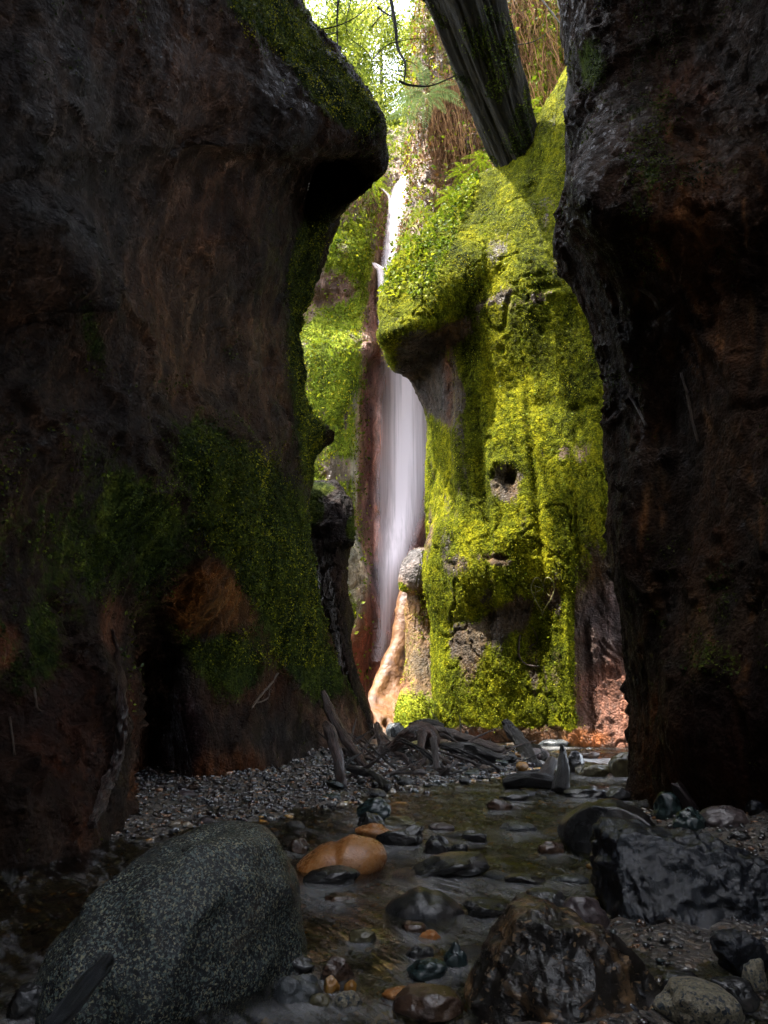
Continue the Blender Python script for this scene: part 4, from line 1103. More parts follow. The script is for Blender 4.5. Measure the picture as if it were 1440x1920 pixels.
sub2(plog([(1053, 1396, 8.5, 6), (1055, 1412, 8.5, 17), (1056, 1440, 8.4, 26), (1052, 1484, 8.3, 44)], 'dark', None, 'trunk', parent=ss, rough=.3))
sub2(plog([(1036, 1424, 8.5, 22), (1026, 1445, 8.4, 34), (1012, 1466, 8.3, 22)], 'pale', None, 'root', parent=ss, rough=.2))['label'] = 'worn olive-brown root'
sub2(plog([(945, 1470, 8.2, 22), (985, 1462, 8.2, 40), (1040, 1470, 8.2, 34)], 'dark', None, 'root', parent=ss, rough=.35))
plog([(716, 1450, 8.8, 10), (750, 1456, 8.7, 15), (802, 1459, 8.6, 10)], 'wet', 'smooth reddish stick lying flat at the water edge')
plog([(652, 1440, 8.9, 14), (676, 1446, 8.8, 18), (700, 1452, 8.7, 14), (726, 1478, 8.3, 20)], 'dark', 'twisted black log right of the upright post', rough=.35)
plog([(822, 1456, 8.8, 7), (840, 1442, 8.8, 14), (856, 1428, 8.9, 8)], 'pale', 'split grey-brown wood chunk pointing up right', rough=.3)
plog([(694, 1508, 6.9, 8), (708, 1494, 7.1, 11), (730, 1490, 7.1, 8)], 'wet', 'small curved log above the teal stone')
plog([(576, 1502, 6.8, 10), (598, 1512, 6.6, 15), (620, 1524, 6.4, 10)], 'dark', 'short dark log on the gravel bank')
plog([(205, 1526, 4.75, 24), (185, 1540, 4.6, 17), (166, 1560, 4.4, 14), (152, 1582, 4.2, 11), (144, 1606, 4.05, 6)], 'wet', 'curved wet branch dipping into the water at the left wall')
plog([(206, 1796, 1.74, 22), (198, 1806, 1.72, 36), (160, 1850, 1.62, 44), (95, 1935, 1.48, 50)], 'bluish', 'blue-black log end leaning on the granite boulder', ptip=.6, rough=.3, nseg=28)
plog([(1272, 1800, 2.55, 6), (1340, 1790, 2.6, 5), (1400, 1788, 2.7, 5)], 'wet', 'thin red-brown twig in the debris below the black boulder', name='twig', cat='twig', rough=.1)
plog([(1405, 1562, 3.9, 5), (1435, 1552, 4.0, 8)], 'orange', 'split orange stick on the right bank', name='twig', cat='twig', rough=.1)
plog([(1086, 1892, 1.75, 3.4), (1108, 1874, 1.78, 4)], 'orange', 'bright orange needle of wood beside the blunt brown pebble', name='twig', cat='twig', rough=.05)
TW = [[(610, 1470, 8), (598, 1455, 8), (590, 1448, 8)], [(600, 1500, 7), (612, 1465, 7.1), (616, 1440, 7.2)], [(420, 1425, 7.3), (445, 1438, 7.2), (460, 1448, 7.1)], [(505, 1430, 8), (530, 1445, 7.8), (560, 1440, 7.8)]]
for k, q in enumerate(TW):
    plog([(a, b_, d, 3) for a, b_, d in q], 'dark', 'thin black twig lying on the gravel bank', name='twig', cat='twig', rough=.05, group='black twigs on the gravel bank', seed=k + 3, nseg=6)

random.seed(5)
SL = 'small dark broken stick in the driftwood tangle'
for k in range(85):
    px = random.uniform(640, 950); py = random.uniform(1402, 1462)
    g0 = ground(px, py); a = random.uniform(0, math.pi); L = random.uniform(.15, .7)
    v_ = np.array([math.cos(a), math.sin(a) * .7, random.uniform(-.1, .75)]); w_ = np.array([0, 0, random.uniform(-.04, .06)])
    c0 = g0 + [0, 0, .02]
    o = tube('driftwood_stick', [c0 - v_ * L * .15, c0 + v_ * L * .4 + w_, c0 + v_ * L], [random.uniform(.01, .028), random.uniform(.008, .02), .005], WD[random.choice(['dark', 'dark', 'wet', 'pale'])], None, nseg=9, rough=.35, seed=k + 60, per=16)
    tag(o, SL, 'driftwood', 'broken sticks in the driftwood tangle')

# ------------------------------------------------------------------ waterfall
m, nt = new_mat('falling_water'); b = NB(nt)
v = b.coord()
mp = b.n('ShaderNodeMapping'); b.L(v, mp.inputs[0]); mp.inputs['Scale'].default_value = (9, 3, 0.22)
n1 = b.noise(mp.outputs[0], 1.0, 6, 0.6, 0.3)
mp2 = b.n('ShaderNodeMapping'); b.L(v, mp2.inputs[0]); mp2.inputs['Scale'].default_value = (30, 6, 0.35)
n2 = b.noise(mp2.outputs[0], 1.0, 4, 0.6)
st_ = b.ramp(b.math('ADD', b.math('MULTIPLY', n1, .7), b.math('MULTIPLY', n2, .3)), [(0.3, 0.35), (0.6, 1.0)])
fac = b.math('MULTIPLY', b.attr('dens'), st_, True)
fac = b.math('ADD', fac, b.math('MULTIPLY', b.math('MULTIPLY', b.attr('dens'), b.attr('dens')), .45), True)
df = b.n('ShaderNodeBsdfDiffuse'); df.inputs[0].default_value = (0.96, 0.86, 0.92, 1)
tl = b.n('ShaderNodeBsdfTranslucent'); tl.inputs[0].default_value = (0.96, 0.86, 0.92, 1)
mxa = b.n('ShaderNodeMixShader'); mxa.inputs[0].default_value = .4; b.L(df.outputs[0], mxa.inputs[1]); b.L(tl.outputs[0], mxa.inputs[2])
tp = b.n('ShaderNodeBsdfTransparent')
mxb = b.n('ShaderNodeMixShader'); b.L(fac, mxb.inputs[0]); b.L(tp.outputs[0], mxb.inputs[1]); b.L(mxa.outputs[0], mxb.inputs[2])
b.out(mxb.outputs[0])
WF = empty('waterfall', at(730, 1240, 16.4), 'tall thin white waterfall veiling the red-brown rock channel', 'waterfall')


def veil(name, rows, seed, nu=60, bulge=.12, edge=.35):
    """rows: (py, left, right, depth, density)"""
    rows = np.array(rows, float)
    n = 260
    ts = np.linspace(0, len(rows) - 1, n); Rw = cr_interp(rows, ts)
    u = np.linspace(0, 1, nu)
    V = []; D = []
    for (py, l, r, d, dn) in Rw:
        for q in u:
            e = math.sin(math.pi * q)
            V.append(at(l + (r - l) * q, py, d - bulge * e))
            D.append(dn * min(1, (min(q, 1 - q) / edge)) ** .8)
    V = np.array(V); V[:, 1] += .05 * vn(V * [4, 1, .3], seed)
    D = np.clip(D, 0, 1)
    return mesh_obj(name, V - np.array(WF.location), grid_faces(n, nu), m, WF, attrs={'dens': D})


veil('plunge', [(322, 758, 772, 17.2, .95), (335, 748, 774, 17.0, 1), (360, 733, 779, 16.8, 1), (400, 726, 780, 16.6, 1), (460, 718, 776, 16.5, .95), (520, 711, 765, 16.5, .85), (600, 708, 760, 16.5, .75), (650, 712, 770, 16.6, .7)], 1, edge=.3)
veil('lower_veil', [(600, 706, 775, 16.55, .7), (660, 712, 800, 16.6, .8), (720, 708, 815, 16.7, .85), (800, 702, 815, 16.8, .9), (880, 700, 812, 16.8, .9), (960, 700, 800, 16.7, .85), (1040, 700, 775, 16.3, .75), (1100, 700, 758, 16.1, .6), (1180, 698, 744, 15.9, .4), (1240, 694, 730, 15.8, .2)], 2, edge=.45)
veil('side_spray', [(493, 696, 706, 16.2, .8), (500, 700, 716, 16.25, .9), (512, 706, 728, 16.3, .9), (560, 708, 734, 16.4, .6), (620, 708, 740, 16.45, .3)], 3, edge=.3)
veil('thin_jet', [(352, 712, 718, 16.6, .4), (360, 720, 727, 16.6, .6), (372, 727, 734, 16.6, .7), (400, 728, 738, 16.6, .5)], 4, edge=.4, nu=16)

# seep on the left wall
def bvh(P, nv, nu):
    return BVHTree.FromPolygons(P.tolist(), grid_faces(nv, nu).tolist())
BL, BRt, BG, BB_, BV, BPt = bvh(LWP.reshape(-1, 3), 620, 520), bvh(RWP.reshape(-1, 3), 520, 330), bvh(GWP.reshape(-1, 3), 640, 420), bvh(BCP.reshape(-1, 3), 520, 260), bvh(VCP.reshape(-1, 3), 300, 260), bvh(BPP.reshape(-1, 3), 220, 140)


def hit(px, py, tree):
    r = ray(px, py); r = r / np.linalg.norm(r)
    loc, nrm, i, d = tree.ray_cast(Vector(CAM), Vector(r))
    if loc is None: return None, None
    if nrm.dot(Vector(r)) > 0: nrm = -nrm
    return np.array(loc), np.array(nrm)


sp = empty('water_seep', at(330, 1480, 6.9), 'thin threads of water trickling down the dark foot of the left wall', 'trickle')
for k in range(26):
    x0 = 322 + random.uniform(-4, 10); x1 = random.uniform(300, 365); pts = []
    for j in range(9):
        f = j / 8
        p, n = hit(x0 + (x1 - x0) * f ** .7 + random.uniform(-5, 5), 1300 + 170 * f * random.uniform(.95, 1), BL)
        if p is not None: pts.append(p + n * .012 - np.array([0, .01, 0]))
    if len(pts) > 5:
        if k == 0: seepm = stone_mat('seep_water', (.02, .02, .02), (.06, .055, .06), (.14, .13, .14), 20, .08, .004)
        o = tube('thread', pts, [.0018] * len(pts), seepm, sp, nseg=5, rough=.3, per=30, seed=k)
        o.matrix_parent_inverse = Matrix.Translation(-Vector(sp.location))

# ------------------------------------------------------------------ leaning trunk above
TB = wood_mat('dark_bark', (0.004, 0.003, 0.002), (0.013, 0.010, 0.005), (0.045, 0.035, 0.012), 0.9, .09)
T0, T1 = at(790, -200, 9.9), at(1000, 352, 13.2)
lt = tube('leaning_trunk', [T0 + (T1 - T0) * f + [.05 * math.sin(f * 6), 0, 0] for f in (0, .2, .4, .6, .75, .9, 1)], [.95, .86, .76, .66, .58, .52, .46], TB, None, nseg=160, rough=.13, seed=4, per=300, lobes=1.9)
tag(lt, 'thick dark leaning tree trunk tapering down onto the mossy rock face', 'tree trunk')
for k in range(0):
    q = at(925 + random.uniform(-15, 35), 285 + random.uniform(-25, 10), 10.0)
    tube('splinter', [q, q + np.array([.02, 0, -.2]), q + np.array([random.uniform(0, .12), 0, -random.uniform(.3, .7)])], [.05, .035, .006], TB, lt, nseg=6, rough=.2, seed=k, per=14)
MT = tube('mossy_log', [at(1075, -60, 9.0), at(1090, 40, 8.7), at(1100, 110, 8.4), at(1092, 180, 8.0), at(1080, 225, 7.6)], [.35, .3, .27, .22, .1], TB, None, nseg=40, rough=.3, seed=9, per=80)
tag(MT, 'dark mossy snag hanging at the top of the right wall', 'snag')

# ------------------------------------------------------------------ leaves scattered on surfaces
def quads(Cn, N, size, seed, spread=.9, asp=.6, two=False):
    rg_ = np.random.default_rng(seed); n = len(Cn)
    D = N + rg_.normal(size=(n, 3)) * spread; D /= np.linalg.norm(D, axis=1, keepdims=True)
    A = np.cross(D, rg_.normal(size=(n, 3))); A /= np.linalg.norm(A, axis=1, keepdims=True); B = np.cross(D, A)
    s = size[:, None]
    V = np.stack([Cn - A * s, Cn - B * s * asp + D * s * .15, Cn + A * s, Cn + B * s * asp + D * s * .15], 1).reshape(-1, 3)
    F_ = np.arange(4 * n).reshape(n, 4)
    return V, F_


def scatter(name, P3, M, n, smin, smax, mat, seed, parent=None, lift=.01, thr=.5, spread=.9, region=None, clump=3.0, flip=1, label=None):
    nv, nu, _ = P3.shape
    rg_ = np.random.default_rng(seed)
    N = normals_grid(P3)
    a = P3[:-1, :-1]; ar = np.linalg.norm(np.cross(P3[1:, :-1] - a, P3[:-1, 1:] - a), axis=-1)
    cen = (P3[:-1, :-1] + P3[1:, 1:]) / 2
    px, py = proj(cen.reshape(-1, 3))
    vis = (px > -30) & (px < 1470) & (py > -40) & (py < 1700)
    if region: vis &= region(px, py)
    cl = fbm(cen.reshape(-1, 3) * clump, 3, seed)
    mv = (M[:-1, :-1].ravel() + .35 * cl)
    w_ = ar.ravel() * vis * sstep(thr - .12, thr + .15, mv)
    cum = np.cumsum(w_); idx = np.searchsorted(cum, rg_.uniform(0, cum[-1], n))
    i, j = idx // (nu - 1), idx % (nu - 1)
    u, v_ = rg_.uniform(0, 1, (2, n, 1))
    p = (P3[i, j] * (1 - u) + P3[i + 1, j] * u) * (1 - v_) + (P3[i, j + 1] * (1 - u) + P3[i + 1, j + 1] * u) * v_
    nn = N[i, j]
    nn = np.where(((CAM - p) * nn).sum(1, keepdims=True) < 0, -nn, nn)
    sz = smin + (smax - smin) * rg_.uniform(0, 1, n) ** 2
    V, F_ = quads(p + nn * lift * rg_.uniform(0, 1.6, (n, 1)), nn, sz, seed, spread)
    r = np.clip(.5 + .38 * fbm(p * 2.2, 3, seed + 2) + .28 * fbm(p * [5, 5, 1.2], 3, seed + 6) + .2 * rg_.normal(size=n), 0, 1)
    o = mesh_obj(name, V, F_, mat, parent, smooth=False, attrs={'rnd': np.repeat(r, 4)})
    o['kind'] = 'stuff'
    return o


scatter('moss', GWP, GWM, 150000, .005, .017, LEAF_MOSS, 1, GW, .02, .55)
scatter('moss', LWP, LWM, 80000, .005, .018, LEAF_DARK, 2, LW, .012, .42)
scatter('moss', LWP, LWM, 48000, .006, .020, LEAF_MOSS, 22, LW, .015, .5, region=lambda x, y: ((y < 330) & (x > 430)) | ((x > 535) & (y < 930)) | ((x > 360) & (y > 810) & (y < 1250)))  # brighter moss leaves; on brow and inner edge they imitate rim light
scatter('moss', BCP, BCM, 45000, .014, .05, LEAF_MOSS, 3, BC, .03, .5)
scatter('moss', RWP, RWM, 14000, .006, .018, LEAF_DARK, 4, RW, .012, .42)
scatter('moss', VCP, VCM, 26000, .02, .06, LEAF_MOSS, 5, VC, .06, .35)
scatter('moss', BPP, BPM, 5000, .010, .03, LEAF_MOSS, 6, BP, .015, .5)
scatter('dead_leaves', VCP, np.ones_like(VCM), 16000, .02, .07, DEAD, 7, VC, .12, .9)

lv = np.array([v.co[:] for v in lt.data.vertices])[:300 * 160].reshape(300, 160, 3)
lm = .25 + .5 * fbm(lv.reshape(-1, 3) * [2, 2, .8], 3, 61).reshape(300, 160) + .35 * (np.arange(300)[:, None] / 300)
scatter('moss', lv, lm, 12000, .012, .035, LEAF_DARK, 8, lt, .02, .5)
# leafy ground plants on ledges
def plants(name, label, surf, M, region, n, smin, smax, mat, seed, lift, kind='stuff'):
    o = scatter(name, surf, M, n, smin, smax, mat, seed, None, lift, .45, 1.4, region, 2.0)
    return tag(o, label, 'plants', kind='stuff')
plants('ledge_plants', 'bright leafy plants growing on the mossy ledge', GWP, np.ones_like(GWM), lambda x, y: ((x - 800) / 95 + (y - 440) / 130 * .6 + .4 < 1) & (y < 560) & (x < 900) & (y > 330), 4500, .025, .07, LEAF_FERN, 31, .07)
plants('ledge_plants', 'leafy plants round the lip of the waterfall', BCP, np.ones_like(BCM), lambda x, y: (y < 470) & (x < 740), 5000, .03, .09, LEAF_FERN, 32, .16)
plants('ledge_plants', 'leafy plants on the far mossy cliff', BCP, np.ones_like(BCM), lambda x, y: (x < 690) & (y > 460), 2600, .03, .07, LEAF_FERN, 33, .1)
plants('ledge_plants', 'leafy plants on the upper brown cliff', VCP, np.ones_like(VCM), lambda x, y: (x < 1100), 5000, .03, .1, LEAF_FERN, 34, .2)

plants('leafy_tufts', 'tufts of small leaves dotted over the mossy rock face', GWP, .2 + GWM * .3, lambda x, y: (y > 380), 2600, .014, .034, LEAF_FERN, 35, .04)
plants('leafy_tufts', 'tufts of small dark leaves on the lower left wall', LWP, .12 + LWM * .4, lambda x, y: (y > 700), 9000, .010, .028, LEAF_DARK, 36, .03)
# hanging dead roots and fronds
def hanging(name, label, items, mat, seed, parent=None):
    rg_ = np.random.default_rng(seed); VV = []; FF = []; RR_ = []; k0 = 0
    for (p, L, wd, curl) in items:
        n = 8; t = np.linspace(0, 1, n)
        drift = rg_.normal(size=3) * curl
        C_ = p + np.stack([drift[0] * t ** 2 + .03 * np.sin(t * 7 + p[0] * 9), drift[1] * t ** 2 - .1 * t * L, -L * t], 1)
        r = wd * (1 - .7 * t)
        for a in (0, 2.1, 4.2):
            VV.append(C_ + np.stack([np.cos(a) * r, np.sin(a) * r, 0 * r], 1))
        for i in range(n - 1):
            for a in range(3):
                b1 = (a + 1) % 3
                FF.append([k0 + a * n + i, k0 + b1 * n + i, k0 + b1 * n + i + 1, k0 + a * n + i + 1])
        RR_ += [rg_.uniform()] * (3 * n); k0 += 3 * n
    return mesh_obj(name, np.concatenate(VV), np.array(FF), mat, parent, smooth=False, attrs={'rnd': np.array(RR_)})
items = []
for _ in range(1500):
    a = random.random()
    px, py = (random.gauss(830, 28), random.uniform(150, 300)) if a < .45 else ((random.uniform(945, 1060), random.uniform(-40, 190)) if a < .85 else (random.uniform(775, 1000), random.uniform(-20, 330)))
    p, n = hit(px, py, BV)
    if p is not None: items.append((p + n * random.uniform(.02, .3), random.uniform(.3, 1.5), random.uniform(.006, .016), .12))
o = hanging('hanging_roots', '', items, DEAD, 3); tag(o, 'brown dead fronds and roots hanging from the upper cliff', 'roots', kind='stuff')
items = []
for _ in range(160):
    p, n = hit(random.uniform(620, 720), random.uniform(345, 400), BB_)
    if p is not None: items.append((p + n * random.uniform(.02, .2), random.uniform(.2, .7), random.uniform(.006, .012), .15))
o = hanging('hanging_roots', '', items, DEAD, 5); tag(o, 'reddish dead roots hanging left of the waterfall lip', 'roots', kind='stuff')

# ------------------------------------------------------------------ ferns
def frond_mesh(L, droop, seed, npin=26, wid=.17):
    rg_ = np.random.default_rng(seed)
    V, F_, Rr = [], [], []
    def addq(a, b_, c, d, r):
        k = len(V); V.extend([a, b_, c, d]); F_.append([k, k + 1, k + 2, k + 3]); Rr.extend([r] * 4)
    t = np.linspace(0, 1, npin + 1)
    x = L * (t - .12 * droop * t ** 2); z = L * (.55 * t - (.45 + droop) * t ** 2)
    C_ = np.stack([x, 0 * t + .03 * L * np.sin(t * 3 + seed), z], 1)
    for i in range(npin):
        a, b_ = C_[i], C_[i + 1]; tt = t[i]
        addq(a + [0, .004, 0], a - [0, .004, 0], b_ - [0, .003, 0], b_ + [0, .003, 0], .2)
        if tt < .08: continue
        l = wid * L * (math.sin(math.pi * min(1, .15 + tt * .85)) ** .7) * rg_.uniform(.85, 1.1)
        dr = (b_ - a) / np.linalg.norm(b_ - a); wv = dr * (L / npin * .42)
        for s in (1, -1):
            tipp = a + np.array([0, s * l, 0]) + dr * l * .35 + np.array([0, 0, -l * .25])
            mid = a + (tipp - a) * .5 + [0, 0, l * .06]
            addq(a, mid - wv, tipp, mid + wv, float(np.clip(.5 + .2 * rg_.normal(), 0, 1)))
    return np.array(V), np.array(F_), np.array(Rr)


FR = {}
for key, mat in (('green', LEAF_FERN), ('dull', LEAF_DULL)):
    for k in range(4):
        V, F_, Rr = frond_mesh(1.0, .25 + .2 * k, k + 1)
        me_o = mesh_obj('frond', V, F_, mat, smooth=False, attrs={'rnd': Rr})
        FR[key, k] = me_o.data
        bpy.data.objects.remove(me_o)


def fern(loc, L, nf, label, key='green', facing=None, group=None, up=0.0):
    e = empty('fern', loc, label, 'fern', group)
    for k in range(nf):
        o = bpy.data.objects.new('frond', FR[key, random.randrange(4)]); COL.objects.link(o); o.parent = e
        a = (facing + random.uniform(-1.3, 1.3)) if facing is not None else 2 * math.pi * k / nf + random.uniform(-.2, .2)
        s = L * random.uniform(.7, 1.15)
        o.scale = (s, s, s); o.rotation_euler = (random.uniform(-.3, .3), random.uniform(-.35, .15) - up, a)
    return e


FN = [(800, 175, 14.3, 1.1, 12, 'large blue-green sword fern drooping beside the leaning trunk', 'dull'), (770, 215, 15.6, .8, 9, 'dull sword fern hanging left of the brown dead fronds', 'dull'),
      (622, 70, 8.6, .55, 9, 'bright fern at the top of the mossy brow', 'green'), (660, 165, 8.2, .4, 7, 'small bright fern growing on the crest of the brow', 'green'), (636, 335, 9.2, .45, 8, 'bright fern tucked under the overhanging brow', 'green'),
      (700, 345, 15.6, .7, 9, 'fern left of the waterfall lip', 'green'), (870, 325, 14.0, .6, 9, 'pale green fern below the leaning trunk', 'green'), (845, 370, 12.5, .5, 8, 'fern at the top of the mossy ledge', 'green'),
      (790, 400, 12.4, .45, 8, 'bright fern on the mossy ledge above the waterfall edge', 'green'), (760, 450, 12.3, .4, 8, 'bright fern at the left end of the mossy ledge', 'green'), (752, 512, 12.1, .3, 7, 'small fern on the nose of the mossy ledge', 'green'),
      (905, 300, 13.8, .5, 8, 'fern between the dead fronds and the leaning trunk foot', 'green'), (990, 205, 12.6, .5, 8, 'bright fern to the right of the leaning trunk', 'green'), (740, 290, 18, .9, 9, 'fern in the bright gap above the waterfall', 'green'),
      (625, 445, 15.6, .4, 7, 'small fern on the cliff left of the plunge', 'green'), (600, 640, 15.3, .4, 7, 'small fern above the bright moss shelf', 'green')]
for px, py, d, L, nf, lab, key in FN:
    fern(at(px, py, d), L, nf, lab, key)

# ------------------------------------------------------------------ woods behind the fall
hx = np.linspace(-26, 26, 120); hy = np.linspace(18.5, 70, 120)
X, Y = np.meshgrid(hx, hy)
Z = 15.2 + (Y - 18.5) * .55 + np.abs(X - 1.0 - (Y - 18) * .02) * .5 - 1.2 + fbm(np.stack([X.ravel(), Y.ravel(), 0 * X.ravel()], 1) * .3, 3, 9).reshape(X.shape) * 1.2
hm = stone_mat('woodland_floor', (0.03, 0.04, 0.012), (0.07, 0.10, 0.02), (0.15, 0.2, 0.03), 1.5, .9, .1)
HILL = mesh_obj('hill', np.stack([X, Y, Z], -1).reshape(-1, 3), grid_faces(*X.shape), hm); tag(HILL, kind='structure')


def cloud(name, cen, rad, n, smin, smax, mat, seed, parent=None, hollow=.0, nclump=14):
    rg_ = np.random.default_rng(seed)
    cc = rg_.normal(size=(nclump, 3)) * .5; cc = np.clip(cc, -1, 1)
    k = rg_.integers(0, nclump, n)
    p = cc[k] + rg_.normal(size=(n, 3)) * .17
    p = p * rad + cen
    D = rg_.normal(size=(n, 3)); D[:, 2] = np.abs(D[:, 2]) + .4
    V, F_ = quads(p, D / np.linalg.norm(D, axis=1, keepdims=True), smin + (smax - smin) * rg_.uniform(0, 1, n) ** 2, seed, .4, .55)
    r = np.clip(.5 + .3 * rg_.normal(size=n) + .25 * rg_.normal(size=nclump)[k], 0, 1)
    return mesh_obj(name, V, F_, mat, parent, smooth=False, attrs={'rnd': np.repeat(r, 4)})


def tree(px, py, d, h, cr, label, n=5000, seed=0, lean=0.0, s=(.04, .11), tr=.14, group=None):
    base = at(px, py, d); base[2] = max(base[2] - 1.0, 14)
    e = empty('tree', base, label, 'tree', group)
    off = lambda o: setattr(o, 'matrix_parent_inverse', Matrix.Translation(-Vector(e.location)))
    top = base + np.array([lean * h, 0, h])
    t = tube('trunk', [base, base + np.array([lean * h * .3, .1, h * .4]), base + np.array([lean * h * .7, -.1, h * .7]), top], [tr, tr * .75, tr * .5, tr * .2], TB, e, nseg=10, seed=seed, rough=.1, per=30); off(t)
    for k in range(9):
        f = random.uniform(.3, .95); q = base + (top - base) * f; a = random.uniform(0, 6.28); l = cr * random.uniform(.6, 1.1)
        o = tube('limb', [q, q + np.array([math.cos(a) * l * .5, math.sin(a) * l * .5, .3]), q + np.array([math.cos(a) * l, math.sin(a) * l, .15 + .4 * random.random()])], [tr * .3, tr * .2, tr * .06], TB, e, nseg=6, seed=k, rough=.1, per=10); off(o)
    c = cloud('crown', base + np.array([lean * h * .6, 0, h * .68]), np.array([cr, cr, h * .42]), int(n * 2.2), s[0], s[1], LEAF_TREE, seed + 50, e); off(c)


tree(600, 250, 22, 6.5, 2.0, 'slender leafy tree above the mossy brow on the left', 4200, 1)
tree(660, 240, 26, 8, 2.4, 'pale bright tree in the left half of the gap, behind the brow', 5200, 2, .05)
tree(715, 250, 31, 10, 2.2, 'thin distant tree in the middle of the bright gap', 3600, 3)
tree(800, 240, 27, 8, 2.0, 'leafy tree beside the bright gap, partly behind the leaning trunk', 4200, 4, .08)
tree(560, 250, 33, 12, 3.4, 'tall distant tree hidden mostly by the mossy brow', 5200, 5)
tree(860, 250, 36, 12, 3.4, 'tall distant tree behind the leaning trunk', 4200, 6)
cs = [(660, 290, 19.5, 1.6, .8), (720, 270, 20.5, 1.2, .7), (690, 235, 22, 1.8, 1.0), (748, 250, 21, 1.1, .9), (630, 250, 20, 1.6, 1.0), (785, 235, 22, 1.5, 1.0), (735, 200, 25, 2.2, 1.0), (670, 200, 24, 2, 1.1)]
for k, (px, py, d, rx, rz) in enumerate(cs):
    lab = ['low bright shrub above the left of the waterfall lip', 'small shrub right behind the waterfall lip', 'rounded shrub in the bright gap just above the brow tip', 'light green shrub at the right side of the bright gap', 'shrub hanging over the crest behind the brow',
           'shrub behind the blue-green sword fern', 'hazy distant shrub in the centre of the gap', 'distant shrub above the brow crest'][k]
    o = cloud('shrub', np.zeros(3), np.array([rx, rx * .8, rz]), 4200, .03, .085, LEAF_TREE, 200 + k, nclump=18); o.location = at(px, py, d); tag(o, lab, 'shrub')

e = empty('tree', (-3.6, 9.0, 12.0), 'added unseen leafy tree over the left wall, shading the leaning trunk', 'tree')  # added off-frame tree, there only to shade the leaning trunk
off2 = lambda o: setattr(o, 'matrix_parent_inverse', Matrix.Translation(-Vector(e.location)))
off2(tube('trunk', [(-3.8, 9.0, 11.0), (-3.2, 9.0, 13.5), (-1.8, 9.0, 16)], [.18, .14, .06], TB, e, nseg=10, rough=.1, per=20))
off2(cloud('crown', np.array([-1.3, 9.0, 16.4]), np.array([1.15, 1.3, 1.3]), 9000, .05, .12, LEAF_TREE, 400, e))
# bare branches in front of the gap
def branch(pts, w0, label, subs=8, seed=0, sublen=.4, group=None):
    random.seed(seed)
    P = [at(*p) for p in pts]
    e = tube('branch', P, np.linspace(w0, w0 * .35, len(P)), TB, None, nseg=8, rough=.25, seed=seed, per=60)
    tag(e, label, 'branch', group)
    Pn = np.array(P)
    for k in range(subs):
        t = random.uniform(.15, .98) * (len(P) - 1); q = cr_interp(Pn, np.array([t]))[0]
        dv = np.array([random.uniform(-1, 1), random.uniform(-.3, .3), random.uniform(-.7, .6)]); dv /= np.linalg.norm(dv); l = sublen * random.uniform(.4, 1.2)
        tube('twig', [q, q + dv * l * .5 + [0, 0, .03], q + dv * l + np.array([0, 0, random.uniform(-.1, .1)])], [w0 * .28, w0 * .18, w0 * .08], TB, e, nseg=5, rough=.1, seed=k, per=10)
    return e
branch([(725, -40, 8.8), (740, 40, 8.8), (746, 90, 8.8), (760, 120, 8.7), (757, 158, 8.7)], .034, 'thick crooked mossy twig hanging down in the centre of the gap', 5, 1, .35)
branch([(748, 152, 8.7), (770, 160, 8.7), (810, 160, 8.6), (862, 138, 8.6)], .022, 'thin branch crossing in front of the leaning trunk', 5, 2, .2)
branch([(572, 55, 7.6), (620, 52, 7.6), (670, 30, 7.7), (708, -10, 7.8)], .012, 'thin bare branch arching from the mossy brow', 7, 3, .4)
branch([(636, -20, 8.0), (632, 40, 8.0), (634, 100, 8.0)], .022, 'straight dark stick hanging near the brow', 4, 4, .3)
branch([(708, 14, 9.0), (725, 26, 9.0), (742, 34, 8.9)], .02, 'short stub branch by the thick crooked twig', 2, 5, .2)
branch([(700, 110, 10), (725, 85, 10), (760, 75, 10), (800, 72, 10)], .012, 'fine bare branch passing behind the crooked twig', 8, 6, .4)
branch([(660, -10, 9.5), (650, 60, 9.5), (690, 100, 9.6), (705, 150, 9.6)], .010, 'hair-thin drooping twig above the brow tip', 8, 7, .4)
branch([(1000, -20, 10.5), (1040, 30, 10.3), (1060, 60, 10.2), (1075, 100, 10)], .02, 'dark branch at the top beside the right wall', 5, 8, .4)
branch([(955, 85, 12), (1000, 78, 12), (1040, 50, 12)], .012, 'pale thin branch in front of the hanging roots', 5, 9, .4)
random.seed(77)

# carved heart in the moss
CARVE = stone_mat('scraped_rock', (.10, .10, .03), (.2, .18, .06), (.3, .27, .1), 20, .8, .01)
hp = []
for t in np.linspace(0, 2 * math.pi, 30):
    hx_ = 16 * math.sin(t) ** 3; hy_ = 13 * math.cos(t) - 5 * math.cos(2 * t) - 2 * math.cos(3 * t) - math.cos(4 * t)
    p, n = hit(1018 + hx_ * 1.35, 1112 - hy_ * 2.4, BG)
    if p is not None: hp.append(p + n * .015)
tube('carved_heart', hp, .009, CARVE, GW, nseg=6, rough=.5, per=90)
for k, st2 in enumerate([[(1004, 1100), (1006, 1120)], [(1004, 1100), (1014, 1104), (1006, 1110)], [(1022, 1095), (1020, 1115)], [(1030, 1094), (1024, 1105), (1032, 1118)], [(1012, 1130), (1026, 1128)]]):
    ps = [hit(a, b_, BG) for a, b_ in st2]
    if all(p is not None for p, n in ps): tube('carved_mark', [p + n * .02 for p, n in ps], .006, CARVE, GW, nseg=5, rough=.4, per=14)
for k, st2 in enumerate([[(908, 968), (909, 984)], [(916, 967), (917, 983)], [(908, 976), (917, 975)], [(931, 967), (924, 967), (925, 983), (932, 983)], [(925, 975), (931, 974)], [(938, 966), (939, 982)], [(945, 965), (946, 981)]]):
    ps = [hit(a - 0, b_ + 130, BG) for a, b_ in st2]
